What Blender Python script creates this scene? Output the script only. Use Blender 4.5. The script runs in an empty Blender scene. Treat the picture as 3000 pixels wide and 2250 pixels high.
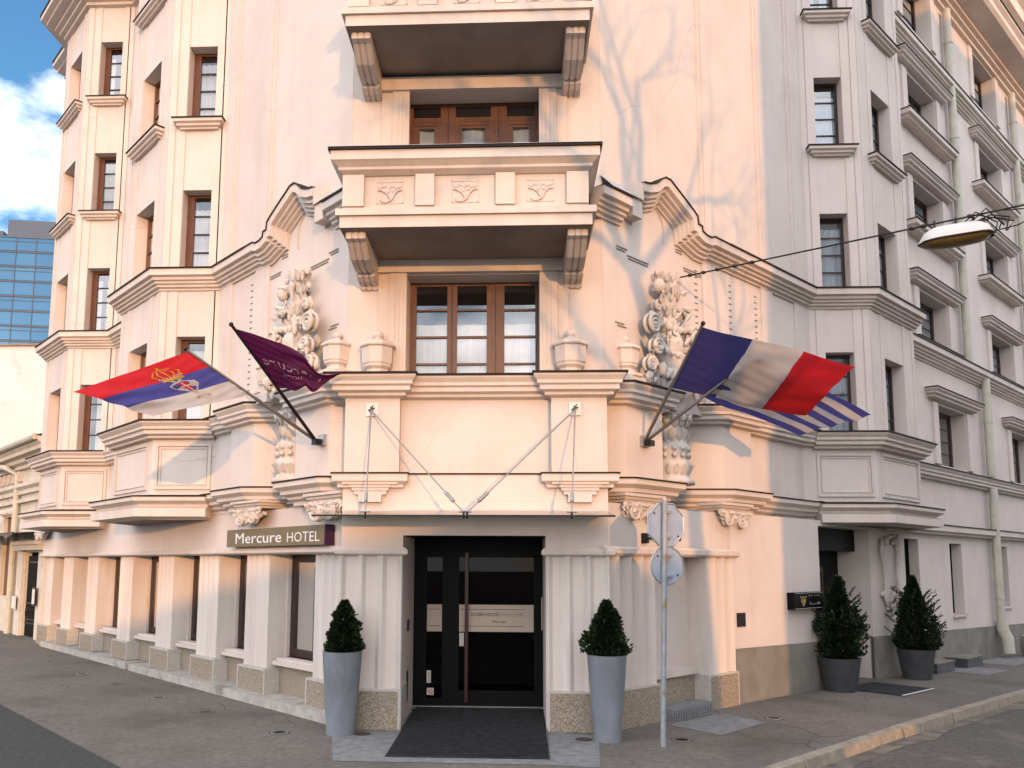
import bpy, bmesh, math, random
from math import sin, cos, pi, radians, sqrt
from mathutils import Vector, Matrix
random.seed(7)
S2 = sqrt(2)
scene = bpy.context.scene
COL = scene.collection

# ------------------------------------------------------------------ materials
def nt(mat):
    mat.use_nodes = True
    n = mat.node_tree
    return n, n.nodes['Principled BSDF']

def simple(name, col, rough=.6, metal=0., spec=.4):
    m = bpy.data.materials.new(name); n, b = nt(m)
    b.inputs['Base Color'].default_value = (*col, 1)
    b.inputs['Roughness'].default_value = rough
    b.inputs['Metallic'].default_value = metal
    b.inputs['Specular IOR Level'].default_value = spec
    return m

def noisy(name, c1, c2, scale=6., rough=.8, bump=.15, bscale=60., detail=6., c3=None, sc3=.7, metal=0., lo=.35, hi=.65, stretch=None, bdist=.01, spec=.3, c3lo=.55, c3hi=.75, streak=None, crack=None):
    """two tones by noise, an optional third as large stains, fine bump"""
    m = bpy.data.materials.new(name); n, b = nt(m); N, Lk = n.nodes, n.links
    tc = N.new('ShaderNodeTexCoord')
    src = tc.outputs['Object']
    if stretch:
        mp = N.new('ShaderNodeMapping'); mp.inputs['Scale'].default_value = stretch
        Lk.new(src, mp.inputs['Vector']); src = mp.outputs['Vector']
    t = N.new('ShaderNodeTexNoise'); t.inputs['Scale'].default_value = scale; t.inputs['Detail'].default_value = detail
    Lk.new(src, t.inputs['Vector'])
    r = N.new('ShaderNodeValToRGB'); r.color_ramp.elements[0].position = lo; r.color_ramp.elements[1].position = hi
    r.color_ramp.elements[0].color = (*c1, 1); r.color_ramp.elements[1].color = (*c2, 1)
    Lk.new(t.outputs['Fac'], r.inputs['Fac']); out = r.outputs['Color']
    if c3:
        t3 = N.new('ShaderNodeTexNoise'); t3.inputs['Scale'].default_value = sc3; t3.inputs['Detail'].default_value = 8; t3.inputs['Roughness'].default_value = .65
        Lk.new(src, t3.inputs['Vector'])
        r3 = N.new('ShaderNodeMapRange'); r3.inputs[1].default_value = c3lo; r3.inputs[2].default_value = c3hi
        Lk.new(t3.outputs['Fac'], r3.inputs[0])
        mx = N.new('ShaderNodeMix'); mx.data_type = 'RGBA'
        Lk.new(r3.outputs[0], mx.inputs['Factor']); Lk.new(out, mx.inputs['A']); mx.inputs['B'].default_value = (*c3, 1)
        out = mx.outputs['Result']
    def layer(fac, col, out):
        mx = N.new('ShaderNodeMix'); mx.data_type = 'RGBA'
        Lk.new(fac, mx.inputs['Factor']); Lk.new(out, mx.inputs['A']); mx.inputs['B'].default_value = (*col, 1)
        return mx.outputs['Result']
    if streak:
        mp = N.new('ShaderNodeMapping'); mp.inputs['Scale'].default_value = (5.5, 5.5, .28); Lk.new(tc.outputs['Object'], mp.inputs['Vector'])
        ts_ = N.new('ShaderNodeTexNoise'); ts_.inputs['Scale'].default_value = 1; ts_.inputs['Detail'].default_value = 6; Lk.new(mp.outputs[0], ts_.inputs['Vector'])
        rs_ = N.new('ShaderNodeMapRange'); rs_.inputs[1].default_value = .50; rs_.inputs[2].default_value = .82; rs_.inputs[4].default_value = .24
        Lk.new(ts_.outputs['Fac'], rs_.inputs[0]); out = layer(rs_.outputs[0], streak, out)
    if crack:
        ccol, csc, cw = crack
        dn = N.new('ShaderNodeTexNoise'); dn.inputs['Scale'].default_value = csc * 2.2; dn.inputs['Detail'].default_value = 6; Lk.new(tc.outputs['Object'], dn.inputs['Vector'])
        va = N.new('ShaderNodeVectorMath'); va.operation = 'MULTIPLY_ADD'; va.inputs[1].default_value = (.55, .55, .55); Lk.new(dn.outputs['Color'], va.inputs[0]); Lk.new(tc.outputs['Object'], va.inputs[2])
        vo = N.new('ShaderNodeTexVoronoi'); vo.feature = 'DISTANCE_TO_EDGE'; vo.inputs['Scale'].default_value = csc; Lk.new(va.outputs[0], vo.inputs['Vector'])
        rc = N.new('ShaderNodeMapRange'); rc.inputs[1].default_value = 0; rc.inputs[2].default_value = cw; rc.inputs[3].default_value = 1; rc.inputs[4].default_value = 0; Lk.new(vo.outputs['Distance'], rc.inputs[0])
        pn = N.new('ShaderNodeTexNoise'); pn.inputs['Scale'].default_value = csc * .9; Lk.new(tc.outputs['Object'], pn.inputs['Vector'])
        pr = N.new('ShaderNodeMapRange'); pr.inputs[1].default_value = .47; pr.inputs[2].default_value = .6; Lk.new(pn.outputs['Fac'], pr.inputs[0])
        mm = N.new('ShaderNodeMath'); mm.operation = 'MULTIPLY'; Lk.new(rc.outputs[0], mm.inputs[0]); Lk.new(pr.outputs[0], mm.inputs[1])
        out = layer(mm.outputs[0], ccol, out)
    Lk.new(out, b.inputs['Base Color'])
    b.inputs['Roughness'].default_value = rough; b.inputs['Metallic'].default_value = metal
    b.inputs['Specular IOR Level'].default_value = spec
    if bump:
        tb = N.new('ShaderNodeTexNoise'); tb.inputs['Scale'].default_value = bscale; tb.inputs['Detail'].default_value = 5
        Lk.new(src, tb.inputs['Vector'])
        bp = N.new('ShaderNodeBump'); bp.inputs['Strength'].default_value = bump; bp.inputs['Distance'].default_value = bdist
        Lk.new(tb.outputs['Fac'], bp.inputs['Height']); Lk.new(bp.outputs['Normal'], b.inputs['Normal'])
    return m

M = {}
def plaster(name, a, b_, st):
    return noisy(name, a, b_, scale=1.3, rough=.85, bump=.12, bscale=35, c3=st, sc3=.55, c3lo=.50, c3hi=.8, spec=.2, streak=(.56, .465, .405), crack=((.60, .50, .44), .35, .004))
M['plaster'] = plaster('painted plaster', (.715, .61, .54), (.765, .66, .585), (.63, .53, .47))
M['trim'] = noisy('stone trim', (.68, .575, .50), (.75, .645, .565), scale=2.2, rough=.85, bump=.18, bscale=40, c3=(.50, .40, .33), sc3=1.1, stretch=(1, 1, .35), spec=.2, c3lo=.52, c3hi=.85, streak=(.45, .36, .30))
M['fluted'] = noisy('weathered fluted stone', (.67, .575, .51), (.75, .655, .585), scale=3, rough=.9, bump=.25, bscale=45, c3=(.55, .475, .43), sc3=2.0, stretch=(1, 1, .12), spec=.15, c3lo=.53, c3hi=.85)
M['carved'] = noisy('carved stone', (.62, .54, .47), (.72, .64, .57), scale=7, rough=.95, bump=.4, bscale=25, c3=(.36, .29, .24), sc3=4, spec=.1, c3lo=.56, c3hi=.8)
M['granite'] = noisy('speckled granite', (.19, .145, .10), (.46, .38, .285), scale=75, rough=.85, bump=.3, bscale=90, detail=3, c3=(.30, .25, .20), sc3=1.6, lo=.38, hi=.62)
M['joint'] = noisy('light stone margin', (.50, .45, .39), (.60, .54, .47), scale=20, rough=.9)
M['step'] = noisy('worn stone step', (.40, .36, .31), (.52, .47, .41), scale=5, rough=.9, bump=.4, bscale=22, c3=(.20, .17, .14), sc3=1.8)
M['plinth'] = noisy('grey plinth render', (.215, .195, .16), (.28, .255, .215), scale=2.5, rough=.92, bump=.25, bscale=40, c3=(.14, .128, .105), sc3=1.0, c3lo=.5, c3hi=.8)
M['zinc'] = simple('dark zinc flashing', (.03, .024, .021), .7, 0, .12)
M['zinclight'] = noisy('pale zinc sheet', (.48, .47, .46), (.58, .57, .56), scale=4, rough=.5, metal=.3, bump=.05)
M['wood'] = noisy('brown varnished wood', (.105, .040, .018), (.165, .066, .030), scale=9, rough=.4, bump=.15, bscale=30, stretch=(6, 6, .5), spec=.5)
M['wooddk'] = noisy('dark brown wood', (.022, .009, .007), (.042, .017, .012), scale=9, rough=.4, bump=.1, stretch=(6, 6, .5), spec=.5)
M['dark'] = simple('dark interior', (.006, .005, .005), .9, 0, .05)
M['curtain'] = noisy('white net curtain', (.70, .70, .69), (.86, .86, .85), scale=14, rough=.95, bump=.3, bscale=12, stretch=(3, 3, .12), spec=.05)
M['curtain_yellow'] = noisy('cream blind', (.50, .42, .26), (.60, .51, .33), scale=4, rough=.9, bump=.1)
M['soffit'] = noisy('shade-darkened soffit', (.27, .21, .17), (.35, .275, .225), scale=2, rough=.95, bump=.15, c3=(.30, .25, .215), sc3=1.0, spec=.1)  # brown darkened to stand for the shade under balconies and bays
M['pavement'] = noisy('grey asphalt pavement', (.150, .132, .110), (.212, .188, .158), scale=16, rough=.93, bump=.35, bscale=120, c3=(.100, .088, .073), sc3=.5, spec=.2, c3lo=.46, c3hi=.75, crack=((.085, .075, .065), .45, .007))
M['asphalt'] = noisy('dark grey ground', (.055, .054, .050), (.078, .076, .070), scale=14, rough=.92, bump=.4, bscale=150, c3=(.075, .072, .067), sc3=.6, spec=.2)
M['road'] = noisy('road asphalt', (.09, .082, .072), (.135, .122, .107), scale=18, rough=.93, bump=.4, bscale=110, c3=(.22, .19, .15), sc3=.8, spec=.2, crack=((.07, .062, .055), .5, .008))
M['kerb'] = noisy('worn kerb stone', (.28, .235, .175), (.38, .32, .245), scale=8, rough=.92, bump=.4, bscale=40, c3=(.16, .14, .11), sc3=2.2)
M['dust'] = noisy('dusty gutter', (.12, .10, .08), (.22, .19, .145), scale=5, rough=.95, bump=.4, bscale=80, c3=(.10, .088, .075), sc3=1.6)
M['slab'] = noisy('grey concrete slab', (.19, .187, .18), (.26, .257, .25), scale=8, rough=.85, bump=.25, bscale=60, c3=(.15, .148, .14), sc3=1.2)
M['steel'] = noisy('galvanised steel', (.40, .41, .42), (.52, .53, .54), scale=12, rough=.45, metal=.7, bump=.06, c3=(.30, .25, .2), sc3=5)
M['rod'] = simple('stainless steel', (.36, .33, .30), .35, .9)
M['signback'] = noisy('weathered sign back', (.36, .42, .52), (.44, .50, .60), scale=5, rough=.5, metal=.2, bump=.05)
M['postrust'] = noisy('painted steel post', (.30, .32, .34), (.38, .39, .40), scale=10, rough=.6, metal=.3, bump=.15, c3=(.30, .20, .10), sc3=6, c3lo=.57, c3hi=.66)
M['potgrey'] = noisy('grey fibre concrete', (.225, .24, .262), (.285, .30, .325), scale=5, rough=.75, bump=.2, bscale=50, c3=(.17, .178, .19), sc3=2, stretch=(1, 1, .4), streak=(.13, .132, .135))
M['potdark'] = noisy('dark grey pot', (.06, .06, .064), (.085, .086, .09), scale=5, rough=.38, bump=.05, spec=.5)
M['soil'] = noisy('soil', (.03, .02, .014), (.06, .04, .028), scale=30, rough=1)
M['white'] = simple('white paint', (.78, .77, .73), .5)
M['black'] = simple('black', (.004, .004, .0045), .5, 0, .12)
M['blackmetal'] = simple('black metal', (.02, .018, .017), .4, .4)
M['ramp'] = noisy('ribbed black rubber', (.016, .016, .016), (.030, .030, .030), scale=10, rough=.75, bump=.1)
M['signtan'] = noisy('bronze sign face', (.19, .135, .072), (.215, .155, .085), scale=4, rough=.45, metal=.2, bump=.03)
M['signplum'] = simple('plum sign side', (.045, .008, .04), .5)
M['red'] = simple('dark red bar', (.045, .006, .008), .35)
M['beige'] = simple('beige film', (.60, .47, .36), .6)
M['ink'] = simple('black print', (.03, .025, .022), .6)
M['redink'] = simple('red print', (.6, .03, .03), .6)
M['gold'] = simple('gold print', (.62, .45, .16), .4, .3)
M['offwhite'] = simple('off white print', (.72, .69, .60), .6)
M['pipe'] = noisy('cream downpipe', (.56, .51, .41), (.63, .58, .47), scale=4, rough=.6, bump=.05, c3=(.42, .37, .28), sc3=3)
M['bark'] = noisy('bark', (.06, .045, .033), (.10, .075, .055), scale=20, rough=.95, bump=.5)
M['lampwhite'] = simple('painted lamp housing', (.62, .62, .63), .45)
M['lamplens'] = simple('amber lamp bowl', (.13, .085, .025), .3)
M['cable'] = simple('black cable', (.012, .011, .01), .6)
M['chrome'] = simple('polished keg steel', (.62, .63, .65), .2, 1)
M['glassblue'] = None
M['officedk'] = simple('office spandrel', (.10, .115, .14), .4, .2)
M['oldwall'] = noisy('old cream stucco', (.64, .56, .45), (.73, .64, .52), scale=2, rough=.9, bump=.2, c3=(.50, .42, .32), sc3=1.5)
M['whitewall'] = noisy('white rendered wall', (.70, .67, .61), (.77, .74, .68), scale=1.2, rough=.9, bump=.3, bscale=4, bdist=.05, c3=(.58, .55, .50), sc3=.8)
M['opposite'] = noisy('pale render', (.68, .63, .60), (.74, .69, .66), scale=1.5, rough=.9, bump=.1)
M['foliage'] = None

def foliage(name, a, b_, c):
    m = bpy.data.materials.new(name); n, b = nt(m); N, Lk = n.nodes, n.links
    g = N.new('ShaderNodeNewGeometry')
    r = N.new('ShaderNodeValToRGB'); e = r.color_ramp.elements
    e[0].color = (*a, 1); e[1].color = (*c, 1); e.new(.55).color = (*b_, 1)
    Lk.new(g.outputs['Random Per Island'], r.inputs['Fac']); Lk.new(r.outputs['Color'], b.inputs['Base Color'])
    b.inputs['Roughness'].default_value = .6; b.inputs['Specular IOR Level'].default_value = .25
    return m
M['foliage'] = foliage('dark conifer leaf', (.003, .006, .0025), (.008, .016, .005), (.04, .065, .014))

def glass(name, tint=(.85, .9, .95), base=.10, rough=.0):
    m = bpy.data.materials.new(name); m.use_nodes = True; n = m.node_tree; N, Lk = n.nodes, n.links
    N.remove(N['Principled BSDF']); o = N['Material Output']
    tr = N.new('ShaderNodeBsdfTransparent'); tr.inputs['Color'].default_value = (*tint, 1)
    gl = N.new('ShaderNodeBsdfGlossy'); gl.inputs['Roughness'].default_value = rough
    fr = N.new('ShaderNodeFresnel'); fr.inputs['IOR'].default_value = 1.5
    ad = N.new('ShaderNodeMath'); ad.operation = 'ADD'; ad.inputs[1].default_value = base; ad.use_clamp = True
    mx = N.new('ShaderNodeMixShader')
    Lk.new(fr.outputs[0], ad.inputs[0]); Lk.new(ad.outputs[0], mx.inputs[0]); Lk.new(tr.outputs[0], mx.inputs[1]); Lk.new(gl.outputs[0], mx.inputs[2])
    Lk.new(mx.outputs[0], o.inputs['Surface'])
    return m
M['glass'] = glass('window glass', (.80, .87, .92), .20, .015)
M['doorglass'] = glass('smoked door glass', (.10, .095, .09), -.028, .01)
M['canopyglass'] = glass('canopy glass', (.80, .80, .74), .08, .03)

def officeglass():
    m = bpy.data.materials.new('blue mirror glass'); n, b = nt(m); N, Lk = n.nodes, n.links
    t = N.new('ShaderNodeTexNoise'); t.inputs['Scale'].default_value = .05
    tc = N.new('ShaderNodeTexCoord'); Lk.new(tc.outputs['Object'], t.inputs['Vector'])
    r = N.new('ShaderNodeValToRGB'); r.color_ramp.elements[0].color = (.05, .16, .30, 1); r.color_ramp.elements[1].color = (.10, .25, .40, 1)
    gg = N.new('ShaderNodeNewGeometry'); ma = N.new('ShaderNodeMath'); ma.operation = 'MULTIPLY_ADD'; ma.inputs[1].default_value = .45; Lk.new(gg.outputs['Random Per Island'], ma.inputs[0]); sb = N.new('ShaderNodeMath'); sb.operation = 'MULTIPLY'; sb.inputs[1].default_value = .65; Lk.new(t.outputs['Fac'], sb.inputs[0]); Lk.new(sb.outputs[0], ma.inputs[2])  # pane tones vary in the base colour to imitate uneven reflections
    Lk.new(ma.outputs[0], r.inputs['Fac']); Lk.new(r.outputs['Color'], b.inputs['Base Color'])
    b.inputs['Roughness'].default_value = .12; b.inputs['Specular IOR Level'].default_value = .6; b.inputs['Metallic'].default_value = .25
    return m
M['glassblue'] = officeglass()

def cloth(name, col):
    m = bpy.data.materials.new(name); m.use_nodes = True; n = m.node_tree; N, Lk = n.nodes, n.links
    b = N['Principled BSDF']; o = N['Material Output']
    tc = N.new('ShaderNodeTexCoord'); t = N.new('ShaderNodeTexNoise'); t.inputs['Scale'].default_value = 5
    Lk.new(tc.outputs['Object'], t.inputs['Vector'])
    mx = N.new('ShaderNodeMix'); mx.data_type = 'RGBA'
    mx.inputs['A'].default_value = (*[c * .88 for c in col], 1); mx.inputs['B'].default_value = (*[min(1, c * 1.1) for c in col], 1)
    Lk.new(t.outputs['Fac'], mx.inputs['Factor'])
    b.inputs['Roughness'].default_value = .6; b.inputs['Specular IOR Level'].default_value = .25
    tl = N.new('ShaderNodeBsdfTranslucent'); sh = N.new('ShaderNodeMixShader'); sh.inputs[0].default_value = .35
    Lk.new(mx.outputs['Result'], b.inputs['Base Color']); Lk.new(mx.outputs['Result'], tl.inputs['Color'])
    Lk.new(b.outputs[0], sh.inputs[1]); Lk.new(tl.outputs[0], sh.inputs[2]); Lk.new(sh.outputs[0], o.inputs['Surface'])
    return m
M['f_red'] = cloth('red flag cloth', (.62, .022, .03))
M['f_blue'] = cloth('blue flag cloth', (.075, .075, .30))
M['f_navy'] = cloth('navy flag cloth', (.05, .045, .17))
M['f_white'] = cloth('white flag cloth', (.60, .55, .52))
M['f_plum'] = cloth('plum flag cloth', (.085, .008, .06))
M['f_gold'] = cloth('gold flag print', (.60, .40, .08))
M['f_grey'] = cloth('lilac flag print', (.42, .32, .40))

# ------------------------------------------------------------------ mesh builder
class MB:
    def __init__(s): s.v = []; s.f = []; s.m = []; s.mats = []
    def mi(s, mat):
        if mat not in s.mats: s.mats.append(mat)
        return s.mats.index(mat)
    def add(s, vs, fs, mat):
        o = len(s.v); k = s.mi(mat)
        s.v += [tuple(v) for v in vs]
        for f in fs: s.f.append([i + o for i in f]); s.m.append(k)
    def quad(s, a, b, c, d, mat): s.add([a, b, c, d], [(0, 1, 2, 3)], mat)
    def poly(s, pts, mat): s.add(pts, [tuple(range(len(pts)))], mat)
    def box(s, fr, u0, u1, n0, n1, z0, z1, mat):
        p = [fr(u, n, z) for z in (z0, z1) for n in (n0, n1) for u in (u0, u1)]
        s.add(p, [(0, 1, 3, 2), (4, 6, 7, 5), (0, 4, 5, 1), (2, 3, 7, 6), (0, 2, 6, 4), (1, 5, 7, 3)], mat)
    def prism(s, poly, z0, z1, mat, top=True, bot=True):
        n = len(poly)
        vs = [(x, y, z0) for x, y in poly] + [(x, y, z1) for x, y in poly]
        fs = [(i, (i + 1) % n, n + (i + 1) % n, n + i) for i in range(n)]
        if top: fs.append(tuple(range(n, 2 * n)))
        if bot: fs.append(tuple(range(n))[::-1])
        s.add(vs, fs, mat)
    def extr(s, fr, prof, u0, u1, mat):
        """closed profile of (n,z) run along u"""
        n = len(prof)
        vs = [fr(u0, a, z) for a, z in prof] + [fr(u1, a, z) for a, z in prof]
        fs = [(i, (i + 1) % n, n + (i + 1) % n, n + i) for i in range(n)] + [tuple(range(n))[::-1], tuple(range(n, 2 * n))]
        s.add(vs, fs, mat)
    def sweep(s, path, prof, mat, z=0., caps=True):
        """plan path (x,y) read from left to right with the outside towards the viewer; profile (out,z)"""
        k = len(path); np_ = len(prof); vs = []
        nr = []
        for i in range(k - 1):
            dx, dy = path[i + 1][0] - path[i][0], path[i + 1][1] - path[i][1]; l = math.hypot(dx, dy); nr.append((dy / l, -dx / l))
        for i in range(k):
            a = nr[max(0, i - 1)]; b = nr[min(k - 2, i)]
            q = 1 + a[0] * b[0] + a[1] * b[1]
            q = max(q, .25)
            mx, my = (a[0] + b[0]) / q, (a[1] + b[1]) / q
            for o, dz in prof: vs.append((path[i][0] + mx * o, path[i][1] + my * o, z + dz))
        fs = []
        for i in range(k - 1):
            for j in range(np_ - 1):
                fs.append((i * np_ + j, i * np_ + j + 1, (i + 1) * np_ + j + 1, (i + 1) * np_ + j))
        if caps: fs += [tuple(range(np_))[::-1], tuple(range((k - 1) * np_, k * np_))]
        s.add(vs, fs, mat)
    def vsweep(s, fr, n0, path, prof, mat, caps=True):
        """path (u,z) in the plane of a wall, profile (out, below)"""
        k = len(path); np_ = len(prof); vs = []; nr = []
        for i in range(k - 1):
            dx, dz = path[i + 1][0] - path[i][0], path[i + 1][1] - path[i][1]; l = math.hypot(dx, dz); nr.append((dz / l, -dx / l))
        for i in range(k):
            a = nr[max(0, i - 1)]; b = nr[min(k - 2, i)]
            q = max(1 + a[0] * b[0] + a[1] * b[1], .55)
            mx, mz = (a[0] + b[0]) / q, (a[1] + b[1]) / q
            for o, d in prof: vs.append(fr(path[i][0] + mx * d, n0 + o, path[i][1] + mz * d))
        fs = [(i * np_ + j, i * np_ + j + 1, (i + 1) * np_ + j + 1, (i + 1) * np_ + j) for i in range(k - 1) for j in range(np_ - 1)]
        if caps: fs += [tuple(range(np_))[::-1], tuple(range((k - 1) * np_, k * np_))]
        s.add(vs, fs, mat)
    def tube(s, pts, r, mat, seg=8, caps=True):
        pts = [Vector(p) for p in pts]; k = len(pts)
        rs = r if isinstance(r, (list, tuple)) else [r] * k
        vs = []; up = None
        for i, p in enumerate(pts):
            d = (pts[min(i + 1, k - 1)] - pts[max(i - 1, 0)])
            if d.length < 1e-9: d = Vector((0, 0, 1))
            d.normalize()
            if up is None:
                up = Vector((0, 0, 1)) if abs(d.z) < .9 else Vector((1, 0, 0))
            a = d.cross(up)
            if a.length < 1e-6: a = d.orthogonal()
            a.normalize(); b = a.cross(d); up = b
            for j in range(seg):
                t = 2 * pi * j / seg; vs.append(p + (a * cos(t) + b * sin(t)) * rs[i])
        fs = [(i * seg + j, i * seg + (j + 1) % seg, (i + 1) * seg + (j + 1) % seg, (i + 1) * seg + j) for i in range(k - 1) for j in range(seg)]
        if caps: fs += [tuple(range(seg))[::-1], tuple(range((k - 1) * seg, k * seg))]
        s.add(vs, fs, mat)
    def lathe(s, c, prof, mat, seg=24, phase=0., flut=0, famp=0.):
        vs = []; k = len(prof)
        for r, z in prof:
            for j in range(seg):
                t = 2 * pi * j / seg + phase
                rr = r * (1 + famp * cos(flut * t)) if flut else r
                vs.append((c[0] + rr * cos(t), c[1] + rr * sin(t), c[2] + z))
        fs = [(i * seg + j, i * seg + (j + 1) % seg, (i + 1) * seg + (j + 1) % seg, (i + 1) * seg + j) for i in range(k - 1) for j in range(seg)]
        fs += [tuple(range(seg))[::-1], tuple(range((k - 1) * seg, k * seg))]
        s.add(vs, fs, mat)
    def blob(s, c, r, mat, seg=8, sc=(1, 1, 1), jit=0.):
        vs = []; fs = []; rings = 5
        for i in range(rings + 1):
            a = pi * i / rings
            for j in range(seg):
                t = 2 * pi * j / seg; q = r * (1 + random.uniform(-jit, jit))
                vs.append((c[0] + q * sc[0] * sin(a) * cos(t), c[1] + q * sc[1] * sin(a) * sin(t), c[2] + q * sc[2] * cos(a)))
        for i in range(rings):
            for j in range(seg): fs.append((i * seg + j, i * seg + (j + 1) % seg, (i + 1) * seg + (j + 1) % seg, (i + 1) * seg + j))
        s.add(vs, fs, mat)
    def build(s, name, parent=None, smooth=False, angle=None, loc=None):
        me = bpy.data.meshes.new(name)
        vs = s.v
        if loc is not None: vs = [(v[0] - loc[0], v[1] - loc[1], v[2] - loc[2]) for v in vs]
        me.from_pydata(vs, [], s.f)
        for m in s.mats: me.materials.append(m)
        me.polygons.foreach_set('material_index', s.m)
        me.validate(); me.update()
        if smooth:
            me.polygons.foreach_set('use_smooth', [True] * len(me.polygons))
            if angle: me.set_sharp_from_angle(angle=radians(angle))
        o = bpy.data.objects.new(name, me); COL.objects.link(o)
        if loc is not None: o.location = loc
        if parent: o.parent = parent
        return o

def tag(o, label=None, cat=None, group=None, kind=None):
    if label: o['label'] = label
    if cat: o['category'] = cat
    if group: o['group'] = group
    if kind: o['kind'] = kind
    return o
def thing(name, label, cat, loc=(0, 0, 0), group=None):
    o = bpy.data.objects.new(name, None); COL.objects.link(o); o.location = loc; o.empty_display_size = .2
    return tag(o, label, cat, group)
def copy_tree(o, parent=None):
    c = o.copy(); COL.objects.link(c)
    if parent: c.parent = parent
    for ch in o.children: copy_tree(ch, c)
    return c

def Fr(o, eu, en):
    return lambda u, n, z: (o[0] + u * eu[0] + n * en[0], o[1] + u * eu[1] + n * en[1], z)
q = 1 / S2
FC = Fr((0, 0), (1, 0), (0, -1))          # corner front: u to the right, n outwards
FL = Fr((0, 0), (-q, q), (-q, -q))        # left wing: u away from the corner
FR = Fr((0, 0), (q, q), (q, -q))          # right wing
def xy(fr, u, n): return fr(u, n, 0)[:2]

TXT = {}
def text(mb, s, fr, u, z, n, size, mat, align='LEFT', bold=0., sx=1., mirror=False, width=None):
    cu = bpy.data.curves.new('t', 'FONT'); cu.body = s; cu.size = size; cu.offset = bold; cu.extrude = .0; cu.resolution_u = 2
    cu.align_x = align
    ob = bpy.data.objects.new('t', cu); COL.objects.link(ob)
    bpy.context.view_layer.update()
    me = ob.evaluated_get(bpy.context.evaluated_depsgraph_get()).to_mesh()
    vs = [(v.co.x * sx, v.co.y) for v in me.vertices]; fs = [tuple(p.vertices) for p in me.polygons]
    if width:
        k_ = width / max(v_[0] for v_ in vs); vs = [(v_[0] * k_, v_[1]) for v_ in vs]
    ob.to_mesh_clear(); bpy.data.objects.remove(ob); bpy.data.curves.remove(cu)
    w = max(v[0] for v in vs) if vs else 0
    if callable(fr):
        mb.add([fr(u + (-v[0] if mirror else v[0]), n, z + v[1]) for v in vs], fs, mat)
    return w
# ------------------------------------------------------------------ hotel
hotel = thing('hotel_building', 'cream stuccoed corner hotel with curved gable, balconies and angled bays on both streets', 'building', (-.58, 0, -.15))
HI = Matrix.Translation((.58, 0, .15))
def part(mb, name, parent=None, **k):
    o = mb.build(name, None, **k)
    o.parent = parent or hotel
    if parent is None: o.matrix_parent_inverse = HI
    return o

def groups_of(mb, pad=.03):
    par = list(range(len(mb.v)))
    def find(i):
        while par[i] != i: par[i] = par[par[i]]; i = par[i]
        return i
    for f in mb.f:
        a = find(f[0])
        for k in f[1:]: par[find(k)] = a
    comp = {}
    for i, f in enumerate(mb.f): comp.setdefault(find(f[0]), []).append(i)
    bx = []
    for c, fs in comp.items():
        vs = [mb.v[k] for i in fs for k in mb.f[i]]
        bx.append([[min(p[a] for p in vs) - pad for a in range(3)], [max(p[a] for p in vs) + pad for a in range(3)], fs])
    out = []
    while bx:
        g = bx.pop(); ch = True; mem = [g]
        while ch:
            ch = False
            for o in bx[:]:
                if any(all(o[0][a] < m_[1][a] and o[1][a] > m_[0][a] for a in range(3)) for m_ in mem):
                    mem.append(o); bx.remove(o); ch = True
        out.append([i for m_ in mem for i in m_[2]])
    res = []
    for fs in out:
        n_ = MB(); mp_ = {}
        n_.mats = list(mb.mats)
        for i in sorted(fs):
            ff = []
            for k in mb.f[i]:
                if k not in mp_: mp_[k] = len(n_.v); n_.v.append(mb.v[k])
                ff.append(mp_[k])
            n_.f.append(ff); n_.m.append(mb.m[i])
        res.append(n_)
    return res
def parts(mb, name, pad=.03, **k):
    return [part(g, name, **k) for g in groups_of(mb, pad)]

def wall(mb, fr, u0, u1, z0, z1, n, ops=(), mat=None, depth=.25, rev=None):
    """sheet with rectangular openings and their reveals; ops: (u0,u1,z0,z1[,depth])"""
    mat = mat or M['plaster']; rev = rev or mat
    us = sorted({u0, u1, *[o[0] for o in ops], *[o[1] for o in ops]}); zs = sorted({z0, z1, *[o[2] for o in ops], *[o[3] for o in ops]})
    for i in range(len(us) - 1):
        for j in range(len(zs) - 1):
            a, b, c, d = us[i], us[i + 1], zs[j], zs[j + 1]
            um, zm = (a + b) / 2, (c + d) / 2
            if any(o[0] < um < o[1] and o[2] < zm < o[3] for o in ops): continue
            mb.quad(fr(a, n, c), fr(b, n, c), fr(b, n, d), fr(a, n, d), mat)
    for o in ops:
        a, b, c, d = o[:4]; e = n - (o[4] if len(o) > 4 else depth)
        for p, r_ in (((a, c), (a, d)), ((b, c), (b, d)), ((a, c), (b, c)), ((a, d), (b, d))):
            mb.quad(fr(p[0], n, p[1]), fr(r_[0], n, r_[1]), fr(r_[0], e, r_[1]), fr(p[0], e, p[1]), rev)

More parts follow.
